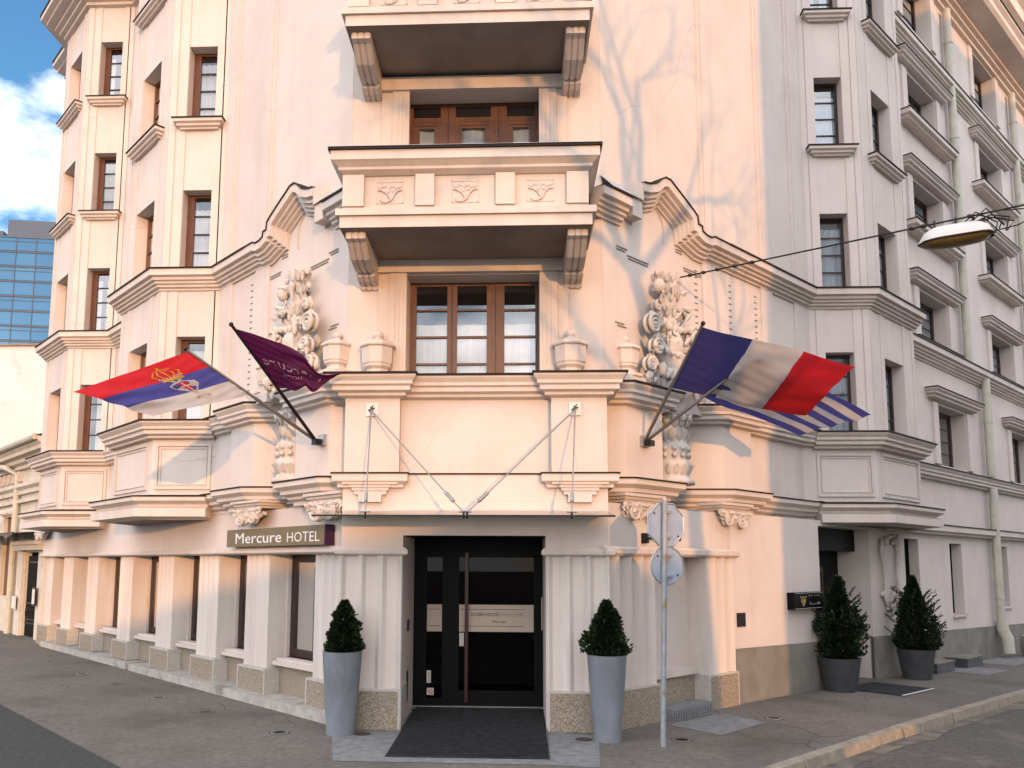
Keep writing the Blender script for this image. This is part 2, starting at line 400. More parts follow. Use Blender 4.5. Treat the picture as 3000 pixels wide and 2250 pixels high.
NWIN = [0]
def window(fr, u0, u1, z0, z1, n, cols=1, rows=4, wood='wood', fw=.055, curtain='curtain', ctop=.12, lite=None, mull=None, room=.5, label=None, left=None):
    """frame standing at depth n; glass 2 cm and curtain 14 cm behind; dark room box"""
    W = M[wood]; mb = MB(); h = .05
    lf = left or fw
    mb.box(fr, u0, u0 + lf, n - h, n, z0, z1, W); mb.box(fr, u1 - fw, u1, n - h, n, z0, z1, W)
    mb.box(fr, u0 + lf, u1 - fw, n - h, n - .001, z0, z0 + fw, W); mb.box(fr, u0 + lf, u1 - fw, n - h, n - .001, z1 - fw, z1, W)
    m = mull or fw * 1.3
    a, b = u0 + lf, u1 - fw
    for i in range(1, cols):
        c = a + (b - a) * i / cols
        mb.box(fr, c - m / 2, c + m / 2, n - h, n + .004, z0 + fw, z1 - fw, W)
        mb.box(fr, c - .006, c + .006, n + .004, n + .014, z0 + fw, z1 - fw, M['wooddk'])
    for i in range(1, rows):
        c = z0 + fw + (z1 - z0 - 2 * fw) * i / rows
        mb.box(fr, a, b, n - h + .01, n - .012, c - .012, c + .012, M['wooddk'])
    w = part(mb, 'window')
    if label: w['label'] = label
    g = MB(); g.quad(fr(u0, n - .03, z0), fr(u1, n - .03, z0), fr(u1, n - .03, z1), fr(u0, n - .03, z1), M['glass'])
    g.build('pane', w)
    if curtain:
        NWIN[0] += 1; rw = random.Random(NWIN[0] * 7 + 3); gap = rw.random() < .45 and u1 - u0 < 1.4; ctop = ctop * rw.uniform(.6, 1.6)
        c = MB(); k = 14; top = z1 - (z1 - z0) * ctop; g0 = rw.randint(3, 7); g1 = g0 + rw.randint(2, 4)  # curtain stops short; the dark strip above it stands for lintel shadow
        pts = [(u0 + (u1 - u0) * i / k, n - .075 + .02 * sin(i * 2.1)) for i in range(k + 1)]
        for i in range(k):
            if gap and g0 <= i < g1: continue
            (ua, na), (ub, nb) = pts[i], pts[i + 1]
            c.quad(fr(ua, na, z0), fr(ub, nb, z0), fr(ub, nb, top), fr(ua, na, top), M[curtain])
        c.build('curtain', w)
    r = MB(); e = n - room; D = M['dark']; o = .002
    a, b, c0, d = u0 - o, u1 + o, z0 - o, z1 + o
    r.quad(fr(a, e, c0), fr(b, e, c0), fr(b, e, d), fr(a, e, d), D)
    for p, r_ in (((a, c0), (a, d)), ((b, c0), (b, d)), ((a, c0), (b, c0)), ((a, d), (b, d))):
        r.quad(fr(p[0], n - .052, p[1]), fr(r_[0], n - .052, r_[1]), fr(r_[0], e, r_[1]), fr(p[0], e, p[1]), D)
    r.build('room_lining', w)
    return w

SILLP = [(0, 0), (.17, 0), (.17, -.07), (.12, -.09), (.12, -.13), (.07, -.145), (.07, -.175), (0, -.175)]
def ledge(mb, fr, u0, u1, n, z, prof=SILLP, zinc=True, flip=False):
    """short moulded ledge with returned ends"""
    pts = [xy(fr, u0, n - .02), xy(fr, u0, n), xy(fr, u1, n), xy(fr, u1, n - .02)]
    if flip: pts = pts[::-1]
    mb.sweep(pts, prof, M['trim'], z)
    if zinc:
        o = prof[1][0]
        mb.sweep(pts, [(-.01, .008), (o + .02, .006), (o + .02, -.016), (o + .002, -.016)], M['zinc'], z)

STR = [(0, 0), (.25, 0), (.25, -.13), (.185, -.145), (.185, -.195), (.135, -.205), (.135, -.245), (.09, -.255), (.09, -.295), (.035, -.31), (.035, -.345), (0, -.345)]
def ZN(o, h=.020): return [(-.03, .02), (o + .02, .008), (o + .02, -h), (o + .003, -h)]
PAR = [(0, 0), (.23, 0), (.23, -.045), (.185, -.10), (.185, -.14), (.15, -.16), (.15, -.215), (.085, -.24), (.085, -.275), (0, -.30)]
BPAR = [(a * 1.25, b * 1.05) for a, b in PAR]
BASE = [(0, .0), (.36, -.03), (.36, -.11), (.24, -.165), (.24, -.205), (.33, -.24), (.33, -.375), (0, -.40)]
WBASE = [(0, 0), (.2, -.02), (.2, -.10), (.13, -.15), (.13, -.2), (.06, -.235), (.06, -.27), (.0, -.30)]

EAVE = 15.0
# plan of the bays
LB2 = [(-5.19, 3.27), (-6.29, 3.27), (-7.65, 4.63), (-7.65, 5.73)]
LB1 = [(-8.95, 7.03), (-10.05, 7.03), (-11.25, 8.23), (-11.25, 9.33)]
RB = [(5.46, 4.67), (6.6, 4.67), (8.1, 6.17), (8.1, 7.31)]
FLY = lambda a, b: Fr(a, ((b[0] - a[0]) / math.hypot(b[0] - a[0], b[1] - a[1]), (b[1] - a[1]) / math.hypot(b[0] - a[0], b[1] - a[1])), (0, 0))
WINZ = [(4.36, 5.87), (7.10, 8.57), (9.87, 11.33), (12.64, 14.08)]

NL, NR = 1.358, .559       # upper wall planes of the two wings
# ---- upper walls
w = MB()
w_ops = [(-1.50, .325, 4.30, 5.89, .36), (-1.54, .335, 6.45, 8.60, .36), (-1.54, .335, 9.2, 11.3, .36)]
wall(w, FC, -2.325, 1.195, 4.25, 17.5, -.40, w_ops)
wall(w, FL, 1.92, 5.985, 4.2, EAVE, NL)
wall(w, FL, 9.46, 11.30, 2.6, EAVE, NL)
wall(w, FL, 14.55, 15.9, 2.6, EAVE, NL)
wall(w, FR, 1.12, 7.165, 4.2, EAVE, NR)
# left wing end wall and roof lids, closing the block against light
b = MB()
e = xy(FL, 15.9, NL); e2 = (e[0] + 6, e[1] + 6)
b.quad((*e, -.4), (*e2, -.4), (*e2, EAVE), (*e, EAVE), M['plaster'])
b.poly([(*xy(FL, 15.9, NL), EAVE), (*xy(FL, 1.9, NL), EAVE), (*xy(FR, 1.13, NR), EAVE), (*xy(FR, 26, NR), EAVE), (12, 26, EAVE), (-4, 20, EAVE)], M['zinc'])
part(b, 'roof')

# pilaster strips on the gable walls
b = MB()
for fr, n, rng in ((FL, NL, ((4.23, 4.67), (5.55, 5.97))), (FR, NR, ((3.58, 3.93), (5.42, 5.78), (6.62, 7.15)))):
    for a, c in rng:
        b.box(fr, a, c, n - .02, n + .035, 7.06, EAVE - .2, M['plaster'])
        b.box(fr, a + .08, c - .08, n + .03, n + .06, 7.06, EAVE - .2, M['plaster'])
        b.box(fr, a - .03 if fr is FL else a, c if fr is FL else c + .03, n - .02, n + .03, 4.3, 6.72, M['plaster'])
parts(b, 'pilaster')

# little slits beside the strips, incised lines on the gable
b = w
for fr, n, us, z0, z1 in ((FR, NR, (3.42, 4.42, 5.25, 6.95), 4.5, 6.5), (FL, NL, (4.82, 5.86), 4.5, 6.5)):
    for u in us:
        z = z0
        while z < z1: b.box(fr, u - .035, u + .035, n, n + .012, z, z + .012, M['plinth']); z += .105
for fr, n, c in ((FL, NL, 1.90), (FR, NR, 1.13)):
    for u, v, z in ((.55, 1.05, 6.28), (.57, 1.03, 6.24), (1.95, 2.45, 6.46), (1.97, 2.43, 6.42), (1.75, 1.92, 6.70), (1.75, 1.92, 6.66), (.3, .55, 6.36), (.3, .5, 6.32),
                    (2.55, 2.7, 5.9), (2.55, 2.7, 5.86), (.25, .45, 5.25), (.3, .5, 5.21), (.35, .6, 4.93), (.4, .65, 4.9)):
        b.box(fr, c + u, c + v, n, n + .012, z, z + .014, M['plinth'])
    arc = [(c + 1.05 + .42 * cos(t), 6.85 + .42 * sin(t)) for t in [pi * i / 16 for i in range(-2, 18)]]
    for k in (0, .035):
        b.tube([fr(c + 1.05 + (p[0] - c - 1.05) * (1 - k * 2), n + .005, 6.85 + (p[1] - 6.85) * (1 - k * 2)) for p in arc], .008, M['trim'], 5)
part(b, 'wall')

# gable cornice: S curve on each wing
for fr, n, c, bay in ((FL, NL, 1.90, 5.98), (FR, NR, 1.13, 7.16)):
    g = MB()
    pth = [(.64, 7.33), (.80, 7.36), (.95, 7.42), (1.08, 7.53), (1.17, 7.58), (1.30, 7.58), (1.42, 7.52), (1.55, 7.46), (1.72, 7.38), (1.88, 7.30), (2.0, 7.23), (2.02, 7.11), (2.12, 7.11), (2.13, 7.03), (2.24, 7.0), (2.38, 7.0), (2.46, 7.04), (2.75, 7.04)]
    if fr is FR: pth = pth[:-1] + [(2.95, 7.04)]
    pth = [(c + a, z) for a, z in pth]
    SD = [(o, -z) for o, z in STR]
    g.vsweep(fr, n, pth, SD, M['trim'])
    g.vsweep(fr, n, pth, [(-.02, -.012), (.268, -.004), (.268, .016), (.252, .016)], M['zinc'])
    # raised parapet behind the curve
    top = [fr(a, n + .02, z) for a, z in pth]; bot = [fr(a, n + .02, 6.6) for a, z in pth]
    low = [(c - .25, 7.01), (c + .37, 7.01)]
    g.vsweep(fr, n, low, SD, M['trim']); g.vsweep(fr, n, low, [(-.02, -.012), (.268, -.004), (.268, .016), (.252, .016)], M['zinc'])
    # sloping zinc cap between the two ends
    a = [fr(c - .05, n + .0, 7.30), fr(c + .63, n + .0, 7.30), fr(c + .63, n + .24, 7.06), fr(c - .05, n + .24, 7.05)]
    g.poly(a, M['zinclight']); g.poly([fr(c + .63, n, 7.30), fr(c + .63, n + .24, 7.06), fr(c + .63, n, 7.02)], M['trim'])
    g.box(fr, c + .44, c + .66, n - .02, n + .20, 6.80, 7.06, M['trim']); g.box(fr, c + .52, c + .66, n - .02, n + .23, 7.06, 7.31, M['trim'])
    parts(g, 'gable_cornice')

# string course at 7.04 round the bays
b = MB()
Lp = [xy(FL, 15.9, NL)] + LB1[::-1] + LB2[::-1] + [xy(FL, 4.64, NL)]
Lp = [Lp[0]] + LB1[::-1][0:1] + LB1[::-1][1:] + LB2[::-1] + [Lp[-1]]
b.sweep(Lp, STR, M['trim'], 7.04); b.sweep(Lp, ZN(.25), M['zinc'], 7.04)
Rp = [xy(FR, 4.05, NR)] + RB + [xy(FR, 10.95, NR)]
b.sweep(Rp, STR, M['trim'], 7.04); b.sweep(Rp, ZN(.25), M['zinc'], 7.04)
parts(b, 'cornice')
# eave of the left wing
EP = [(0, 0), (.60, 0), (.60, -.16), (.48, -.20), (.48, -.26), (.30, -.29), (.30, -.36), (.20, -.38), (.20, -.45), (.10, -.47), (.10, -.54), (0, -.56)]
b = MB()
b.sweep(Lp, EP, M['trim'], EAVE + .5); b.sweep(Lp, ZN(.60, .05), M['zinc'], EAVE + .5)
b.sweep(Rp, EP, M['trim'], EAVE + .5); b.sweep(Rp, ZN(.60, .05), M['zinc'], EAVE + .5)
parts(b, 'eave_cornice')

# ---- bays
def bay(pts, side, frontframe, fn, fu, levels=WINZ, r=False):
    mb = MB()
    # splay seen from the corner (parallel to the corner front)
    n = -pts[0][1]; xs = sorted((pts[0][0], pts[1][0])); cx = (xs[0] + xs[1]) / 2 + (.03 if not r else 0)
    ops = [(cx - .26, cx + .26, a, c, .30) for a, c in levels]
    wall(mb, FC, xs[0], xs[1], 2.65, EAVE, n, ops)
    fm = (fu[0] + fu[1]) / 2
    fops = [(fm - .47, fm + .47, a, c, .30) for a, c in levels]
    wall(mb, frontframe, fu[0], fu[1], 2.65, EAVE, fn, fops)
    a, c = pts[2], pts[3]
    mb.quad((*a, 2.65), (*c, 2.65), (*c, EAVE), (*a, EAVE), M['plaster'])
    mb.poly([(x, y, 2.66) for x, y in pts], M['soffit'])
    for i, (a, c) in enumerate(levels):
        wd = 'wood'
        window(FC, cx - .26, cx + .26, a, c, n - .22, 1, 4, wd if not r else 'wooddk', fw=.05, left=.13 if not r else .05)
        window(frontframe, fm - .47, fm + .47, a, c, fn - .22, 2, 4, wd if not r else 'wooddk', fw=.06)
        s = MB()
        if i >= 2:
            ledge(s, FC, cx - .28, cx + .28, n, a, flip=False)
            ledge(s, frontframe, fm - .55, fm + .55, fn, a, flip=not r)
            parts(s, 'sill')
    # shallow strips and panels between the windows
    t = mb; P = M['plaster']
    def strips(fr, u0, u1, m, hw, n, zlo, zhi):
        for a, c in ((u0, u0 + .13), (u1 - .13, u1), (m - hw - .16, m - hw), (m + hw, m + hw + .16)):
            t.box(fr, a + .004, c - .004, n - .01, n + .016, zlo, zhi, P)
    for zlo, zhi in ((7.06, EAVE - .05), (4.38, 6.69)):
        strips(FC, xs[0], xs[1], cx, .26, n, zlo, zhi); strips(frontframe, fu[0], fu[1], fm, .47, fn, zlo, zhi)
    part(t, 'bay_wall')
    # parapet: cornice, panels, base
    c = MB(); path = pts if r else pts[::-1]
    c.sweep(path, BPAR, M['trim'], 4.34); c.sweep(path, ZN(.29), M['zinc'], 4.34)
    c.sweep(path, BASE, M['trim'], 3.06); c.sweep(path, [(-.02, .02), (.375, -.022), (.375, -.045), (.362, -.045)], M['zinc'], 3.06)
    parts(c, 'bay_cornice')
    f = MB()
    def ring(fr, u0, u1, n, z0, z1):
        for o_, wd, pr in ((0, .05, .03), (.075, .022, .018)):
            a, b_, c_, d = u0 + o_, u1 - o_, z0 + o_, z1 - o_
            f.box(fr, a, b_, n, n + pr, d - wd, d, M['trim']); f.box(fr, a, b_, n, n + pr, c_, c_ + wd, M['trim'])
            f.box(fr, a, a + wd, n, n + pr - .003, c_ + wd, d - wd, M['trim']); f.box(fr, b_ - wd, b_, n, n + pr - .003, c_ + wd, d - wd, M['trim'])
    ring(FC, xs[0] + .06, xs[1] - .06, n, 3.17, 3.97)
    ring(frontframe, fu[0] + .2, fu[1] - .12, fn, 3.17, 3.99)
    parts(f, 'bay_panel')
u = lambda p: (p[1] - p[0]) / S2
v = lambda p: (p[1] + p[0]) / S2
bay(LB2, 'l', FL, 2.135, (u(LB2[1]), u(LB2[2])))
bay(LB1, 'l', FL, 2.135, (u(LB1[1]), u(LB1[2])))
bay(RB, 'r', FR, 1.365, (v(RB[1]), v(RB[2])), r=True)

# ---- corner front, first floor window and balcony doors
t = MB(); T = M['trim']; F_ = M['fluted']
for z0, z1 in ((4.36, 5.90), (7.0, 8.57)):
    for a, c in ((-1.74, -1.502), (.327, .57)):
        t.box(FC, a, c, -.41, -.34, z0, z1, T)
        for i in range(3):
            x = a + .03 + i * (c - a - .06) / 3; t.box(FC, x + .012, x + (c - a - .06) / 3 - .012, -.345, -.332, z0, z1 - .03, T)
    for a, c in ((-1.90, -1.742), (.572, .72)): t.box(FC, a, c, -.41, -.365, z0, z1, T)
    t.box(FC, -1.92, .74, -.41, -.30, z1 + .002, z1 + .19, T)
parts(t, 'window_surround')
w = window(FC, -1.50, .325, 4.30, 5.89, -.73, 1, 1, fw=.05, curtain='curtain', ctop=.24)
m = MB(); W = M['wood']
for a, c in ((-1.45, -1.41), (-.97, -.83), (-.41, -.16), (.28, .30)):
    m.box(FC, a, c, -.78, -.722, 4.35, 5.84, W)
for a in (-.90, -.285): m.box(FC, a - .008, a + .008, -.722, -.715, 4.35, 5.84, M['wooddk'])
for i in range(3):
    z = 4.35 + .36 + i * .39
    for a, c in ((-1.41, -.97), (-.83, -.41), (-.16, .28)): m.box(FC, a, c, -.77, -.728, z - .013, z + .013, W)
m.build('casement', w)
for z0, z1 in ((6.45, 8.60), (9.2, 11.3)):
    w = window(FC, -1.54, .335, z0, z1, -.73, 1, 1, fw=.05, ctop=.07)
    m = MB(); zt = z1 - .22
    for a, c in ((-1.09, -.87), (-.36, -.13)):
        m.box(FC, a, c, -.78, -.722, z0, z1 - .05, W); m.box(FC, (a + c) / 2 - .006, (a + c) / 2 + .006, -.722, -.714, z0, z1 - .05, M['wooddk'])
    m.box(FC, -1.49, .285, -.78, -.719, zt - .07, zt, W)
    for a, c in ((-1.49, -1.09), (-.87, -.36), (-.13, .285)):
        for k, (ii, pr) in enumerate(((.0, .0), (.04, .012))):
            m.box(FC, a + ii, a + ii + .05, -.77, -.724 - pr, z0, zt - .07 - ii, W); m.box(FC, c - ii - .05, c - ii, -.77, -.724 - pr, z0, zt - .07 - ii, W)
            m.box(FC, a + ii + .05, c - ii - .05, -.77, -.724 - pr, zt - .12 - ii, zt - .07 - ii, W)
    m.build('casement', w)

# balconies
def balcony(z0, n1):
    root = thing('balcony', None, None); root.parent = hotel; root.matrix_parent_inverse = HI
    for k in ('label', 'category'):
        if k in root: del root[k]
    x0, x1 = -2.20, .945; P = M['trim']
    s = MB()
    s.box(FC, x0, x1, -.42, n1, z0, z0 + .145, P)
    s.box(FC, x0 - .05, x1 + .05, -.42, n1 + .035, z0 + .15, z0 + .235, P)
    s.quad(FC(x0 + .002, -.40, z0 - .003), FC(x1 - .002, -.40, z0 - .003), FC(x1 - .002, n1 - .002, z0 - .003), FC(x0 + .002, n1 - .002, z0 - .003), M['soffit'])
    s.build('slab', root)
    s = MB(); a0, a1 = x0 + .02, x1 - .04; nf = n1 - .05
    for fa in ((FC(a0, nf - .10, 0), None),): pass
    s.box(FC, a0 + .02, a1 - .02, nf - .16, nf - .055, z0 + .236, z0 + .72, P)
    s.box(FC, a0, a0 + .12, -.42, nf - .17, z0 + .236, z0 + .72, P); s.box(FC, a1 - .12, a1, -.42, nf - .17, z0 + .236, z0 + .72, P)
    s.box(FC, a0, a1, nf - .158, nf - .02, z0 + .237, z0 + .30, P)
    wl = a1 - a0
    posts = [(a0, a0 + .27), (a0 + .92, a0 + 1.16), (a0 + 1.93, a0 + 2.17), (a1 - .27, a1)]
    for a, c in posts:
        s.box(FC, a, c, nf - .15, nf + .012, z0 + .30, z0 + .71, P)
        k = 3
        for i in range(k):
            d = (c - a) / k; s.box(FC, a + i * d + .01, a + (i + 1) * d - .01, nf, nf + .008, z0 + .31, z0 + .70 - (.02 if i == 1 else 0), P)
    s.build('parapet', root)
    c = MB()
    path = [(a0, .41), (a0, -nf), (a1, -nf), (a1, .41)]
    prof = [(-.16, .30), (.135, .30), (.135, .17), (.11, .155), (.05, .11), (.05, .075), (-.03, .03), (-.16, .03)]
    c.sweep(path, prof, P, z0 + .685); c.sweep(path, [(-.17, .325), (.165, .315), (.165, .29), (.135, .29)], M['zinc'], z0 + .685)
    c.sweep(path, [(-.17, .34), (.166, .33), (.166, .327), (-.17, .33)], M['zinclight'], z0 + .685)
    c.build('handrail', root)
    for i in range(3):
        xa, xc = posts[i][1], posts[i + 1][0]; cx = (xa + xc) / 2
        r = MB(); z = z0 + .50; n = nf - .055
        for a, b_, c_, d in ((-.17, .17, .13, .14), (-.17, .17, -.15, -.14), (-.17, -.16, -.15, .14), (.16, .17, -.15, .14)):
            r.box(FC, cx + a, cx + b_, n, n + .006, z + c_, z + d, P)
        pt = lambda a, b_, e=.012: FC(cx + a, n + e, z + b_)
        r.tube([pt(-.15, .03), pt(-.10, .02), pt(-.04, -.02), pt(0, -.09), pt(-.04, -.12), pt(-.10, -.12), pt(-.12, -.10)], .011, P, 6)
        r.tube([pt(.15, .03), pt(.10, .02), pt(.05, -.03), pt(.02, -.10), pt(-.04, -.135), pt(-.11, -.13)], .011, P, 6)
        for a, b_ in ((-.12, .07), (-.07, .09), (-.02, .07), (.03, .09), (.08, .07), (.12, .08), (-.03, .02), (.04, .03)):
            r.blob(pt(a, b_, .002), .032, P, 7, (1, .4, .9), .15)
        r.build('flower_relief', root)
    # scroll brackets
    for xc in (-2.02, .775):
        k = MB(); hw = .125
        pr = [(n1 - .13, z0 - .003), (n1 - .13, z0 - .085), (n1 - .22, z0 - .10), (n1 - .45, z0 - .135), (n1 - .72, z0 - .17), (n1 - .86, z0 - .16), (n1 - .88, z0 - .20), (n1 - .98, z0 - .235), (n1 - 1.13, z0 - .25), (n1 - 1.16, z0 - .29), (-.41, z0 - .30), (-.41, z0 - .003)]
        k.extr(FC, [(a, c - (.10 if i > 2 and i < 11 else 0)) for i, (a, c) in enumerate(pr)], xc - hw, xc + hw, P)
        for dx in (-.08, 0, .08):
            k.extr(FC, [(a + .012 * (1 if i < 3 else 0), c - (.115 if 2 < i < 11 else (.008 if 0 < i < 3 else 0))) for i, (a, c) in enumerate(pr)], xc + dx - .028, xc + dx + .028, P)
        k.build('bracket', root)
    return root
balcony(6.075, .80)
balcony(8.82, .74)

# ---- first floor terrace parapet with piers
PV = {}
def blockpath(fr, pts): return [xy(fr, a, c) for a, c in pts]
Lpath = [LB2[0], xy(FL, 5.05, NL), xy(FL, 5.0, 1.54), xy(FL, 4.22, 1.54), xy(FL, 3.80, 1.12), xy(FL, 3.05, 1.08), xy(FL, 3.0, 1.50), xy(FL, 2.1, 1.50), xy(FL, 1.72, 1.12)]
Cpath = [(-2.24, .42), (-2.24, 0), (-1.52, 0), (-1.52, .13), (.46, .13), (.46, 0), (1.18, 0), (1.18, .42)]
Rpath = [xy(FR, 1.02, .22), xy(FR, 1.46, .66), xy(FR, 2.30, .66), xy(FR, 2.32, .10), xy(FR, 3.28, .12), xy(FR, 3.86, .70), xy(FR, 4.70, .70), xy(FR, 4.72, .47), xy(FR, 6.95, .47), xy(FR, 7.16, .56)]
b = MB()
for pth in (Lpath, Cpath, Rpath):
    for i in range(len(pth) - 1):
        a, c = pth[i], pth[i + 1]
        b.quad((*a, 2.725), (*c, 2.725), (*c, 4.34), (*a, 4.34), M['plaster'])
b.poly([(*p, 4.335) for p in Lpath + Cpath + Rpath[:-1]] + [(5.4, 4.7, 4.335), (1.2, 1.2, 4.335), (-1.0, 2.4, 4.335), (-5.0, 3.4, 4.335)], M['trim'])
parts(b, 'terrace_parapet')
b = MB()
for pth in (Lpath, Cpath, Rpath):
    b.sweep(pth, PAR, M['trim'], 4.37); b.sweep(pth, ZN(.23), M['zinc'], 4.37)
parts(b, 'parapet_cornice')
b = MB()
for pth in (Lpath, Rpath):
    b.sweep(pth, [(o * 1.15, z) for o, z in WBASE], M['trim'], 3.08); b.sweep(pth, [(-.02, .012), (.245, -.01), (.245, -.032), (.232, -.032)], M['zinc'], 3.08)
b.sweep(Cpath, [(0, 0), (.13, -.005), (.13, -.11), (.07, -.15), (.07, -.19), (0, -.2)], M['trim'], 3.08); b.sweep(Cpath, [(-.02, .01), (.145, .002), (.145, -.018), (.132, -.018)], M['zinc'], 3.08)
parts(b, 'string_course')
b = MB()
for xc in (-1.88, .82):
    for hw, dn, z0, z1 in ((.36, .11, 2.93, 2.965), (.27, .09, 2.89, 2.93), (.24, .075, 2.85, 2.89), (.21, .06, 2.80, 2.85)):
        b.box(FC, xc - hw, xc + hw, -.0, dn, z0, z1, M['trim'])
    b.box(FC, xc - .15, xc + .15, 0, .085, 2.70, 2.80, M['trim'])
parts(b, 'corbel')

# octagonal urns
def urn(x, y, s, z=4.375):
    m = MB()
    pr = [(.285, 0), (.285, .05), (.20, .075), (.165, .10), (.16, .14), (.20, .165), (.215, .18), (.205, .20), (.215, .215), (.225, .23), (.235, .45), (.265, .465), (.27, .485), (.262, .50), (.22, .535), (.12, .575), (.07, .59), (.055, .61), (.075, .64), (.07, .68), (.045, .705), (.0, .71)]
    m.lathe((x, y, z), [(r * s, h * s) for r, h in pr], M['trim'], 8, pi / 8)
    part(m, 'urn')
for x, y, s in ((-1.87, .28, .96), (.73, .28, .96)): urn(x, y, s)
for fr, t, n, s in ((FL, 2.08, 1.42, .84), (FL, 3.95, 1.44, .84), (FR, 1.62, .54, .84), (FR, 4.15, .56, .84)): urn(*xy(fr, t, n), s, 4.50)
b = MB()
for fr, t, n in ((FL, 2.08, 1.42), (FL, 3.95, 1.44), (FR, 1.62, .54), (FR, 4.15, .56)): b.box(fr, t - .3, t + .3, n - .25, n + .2, 4.33, 4.50, M['trim'])
parts(b, 'urn_pedestal')

# carved trophies on the gable and half columns in the niches
def volute(m, c, eu, r, turns=1.7, w=.04, mat=None, hand=1, n=(0, -1)):
    mat = mat or M['carved']
    pts = []; rr = []
    k = int(26 * turns / 1.7)
    for i in range(k + 1):
        f = i / k; a = hand * 2 * pi * turns * f; q_ = r * (1 - .80 * f)
        pts.append((c[0] + eu[0] * q_ * cos(a), c[1] + eu[1] * q_ * cos(a), c[2] + q_ * sin(a))); rr.append(w * (1 - .45 * f))
    m.tube(pts, rr, mat, 7)
    m.blob(c, r * .24, mat, 7)
def leaf(m, base, dr_, out, L_, W_, mat=None):
    d = Vector(dr_).normalized(); o_ = Vector(out).normalized(); sd = d.cross(o_).normalized(); b_ = Vector(base); vs = []; k = 5
    for i in range(k + 1):
        f = i / k; w_ = W_ * (sin(pi * min(1, f * .92 + .08)) ** .7) * (1 if i % 2 else .82); lift = L_ * (.18 * sin(pi * f * .8) + .55 * max(0, f - .6) ** 1.5 * 2)
        c_ = b_ + d * L_ * f * (1 - .15 * f) + o_ * lift
        vs += [c_ - sd * w_ - o_ * w_ * .35, c_ + o_ * .012, c_ + sd * w_ - o_ * w_ * .35]
    fs = [(i * 3 + j, i * 3 + j + 1, i * 3 + j + 4, i * 3 + j + 3) for i in range(k) for j in range(2)]
    m.add(vs, fs, mat or M['carved'])
def trophy(fr, eu, en, t, n):
    m = MB(); C_ = M['carved']
    P = lambda a, e, z: fr(t + a * 1.95, n + e * 1.25, z)
    # body
    for a, z, r, sc in ((0, 4.55, .33, (1, .6, 1.1)), (0, 4.85, .26, (1, .6, 1.2)), (0, 5.1, .25, (1, .6, 1.1)), (0, 5.45, .16, (1, .6, 1.8)), (0, 5.75, .14, (1, .6, 1.6)), (.02, 6.0, .16, (1, .6, 1.0))):
        m.blob(P(a, .10, z), r, C_, 10, sc, .06)
    for i in range(26):   # acanthus lumps at the foot
        a = random.uniform(-.36, .36); z = 4.45 + random.random() * .38 - abs(a) * .3
        m.blob(P(a, .12 + random.random() * .12, z), random.uniform(.035, .075), C_, 6, (1, .8, 1.5), .2)
    for i in range(9): m.blob(P(-.28 + i * .07, .24, 4.98 - .05 * sin(i / 8 * pi)), .042, C_, 6)
    for a, z, r, h in ((-.27, 5.30, .17, 1), (.27, 5.26, .18, -1), (-.23, 4.98, .14, 1), (.24, 4.95, .15, -1), (-.31, 4.70, .12, 1), (.31, 4.68, .12, -1)):
        for e in (.16, .23): volute(m, P(a, e, z), eu, r * (.86 if e > .2 else .93), 2.1, .030, C_, h)
        m.tube([P(a * .5, .10, z + .10), P(a * .8, .15, z + .15), P(a * 1.0, .18, z + r)], [.05, .055, .045], C_, 7)
    for i in range(7): m.blob(P(-.21 + i * .07, .2, 5.36 + .03 * cos(i)), .055, C_, 7, (1, .8, 1.1), .1)
    for a, z, r, h in ((-.17, 5.62, .085, 1), (.20, 5.68, .09, -1)):
        for e in (.12, .17): volute(m, P(a, e, z), eu, r, 1.6, .03, C_, h)
    m.blob(P(.16 if fr is FL else -.16, .17, 5.92), .10, C_, 9, (1, .9, 1.05))
    for z, cnt, w_, L_ in ((4.42, 11, .34, .30), (4.58, 9, .30, .26), (4.98, 9, .30, .20), (5.28, 8, .24, .20), (5.52, 7, .17, .20), (5.86, 7, .15, .17), (6.05, 7, .13, .16)):
        for i in range(cnt):
            f = i / (cnt - 1) * 2 - 1; ou = Vector((en[0] + eu[0] * f * .9, en[1] + eu[1] * f * .9, 0))
            leaf(m, P(f * w_ * .85, .20 - .10 * abs(f), z), (eu[0] * f * .55, eu[1] * f * .55, 1), ou, L_ * random.uniform(.8, 1.15), .055 * random.uniform(.8, 1.2), C_)
    for i in range(34):
        f = random.uniform(-1, 1); z = random.uniform(4.6, 6.0); w_ = .32 - (z - 4.5) * .13
        leaf(m, P(f * w_, .2, z), (eu[0] * f, eu[1] * f, random.uniform(-.6, 1)), (en[0], en[1], .2), random.uniform(.10, .2), .045, C_)
    for i in range(40):
        z = 4.5 + random.random() * 1.6; w_ = .34 - (z - 4.5) * .14
        m.blob(P(random.uniform(-w_, w_), random.uniform(.14, .26) - (z - 4.5) * .05, z), random.uniform(.018, .05), C_, 6, (random.uniform(.5, 1), .7, random.uniform(1, 2)), .3)
    for i in range(7): m.blob(P(-.15 + i * .05, .14, 6.13 + .02 * (i % 2)), .035, C_, 6, (1, .8, 1.3), .1)
    for i in range(10): m.blob(P(random.uniform(-.2, .2), .13, 5.5 + random.random() * .6), random.uniform(.025, .045), C_, 6, (1, .7, 1.4), .2)
    part(m, 'carved_trophy', smooth=True, angle=50)
    # niche half column below
    t += .22
    m = MB(); c = fr(t + .02, n - .02, 0)
    C_ = M['carved']; pr = [(.33, 3.08), (.33, 3.13), (.27, 3.17), (.24, 3.22), (.27, 3.28), (.295, 3.36), (.27, 3.42), (.235, 3.46), (.245, 3.50), (.26, 3.62), (.26, 3.66), (.23, 3.68), (.225, 3.95), (.24, 4.0), (.30, 4.08), (.33, 4.12)]
    m.lathe((c[0], c[1], 0), pr, C_, 40, 0, 14, .035)
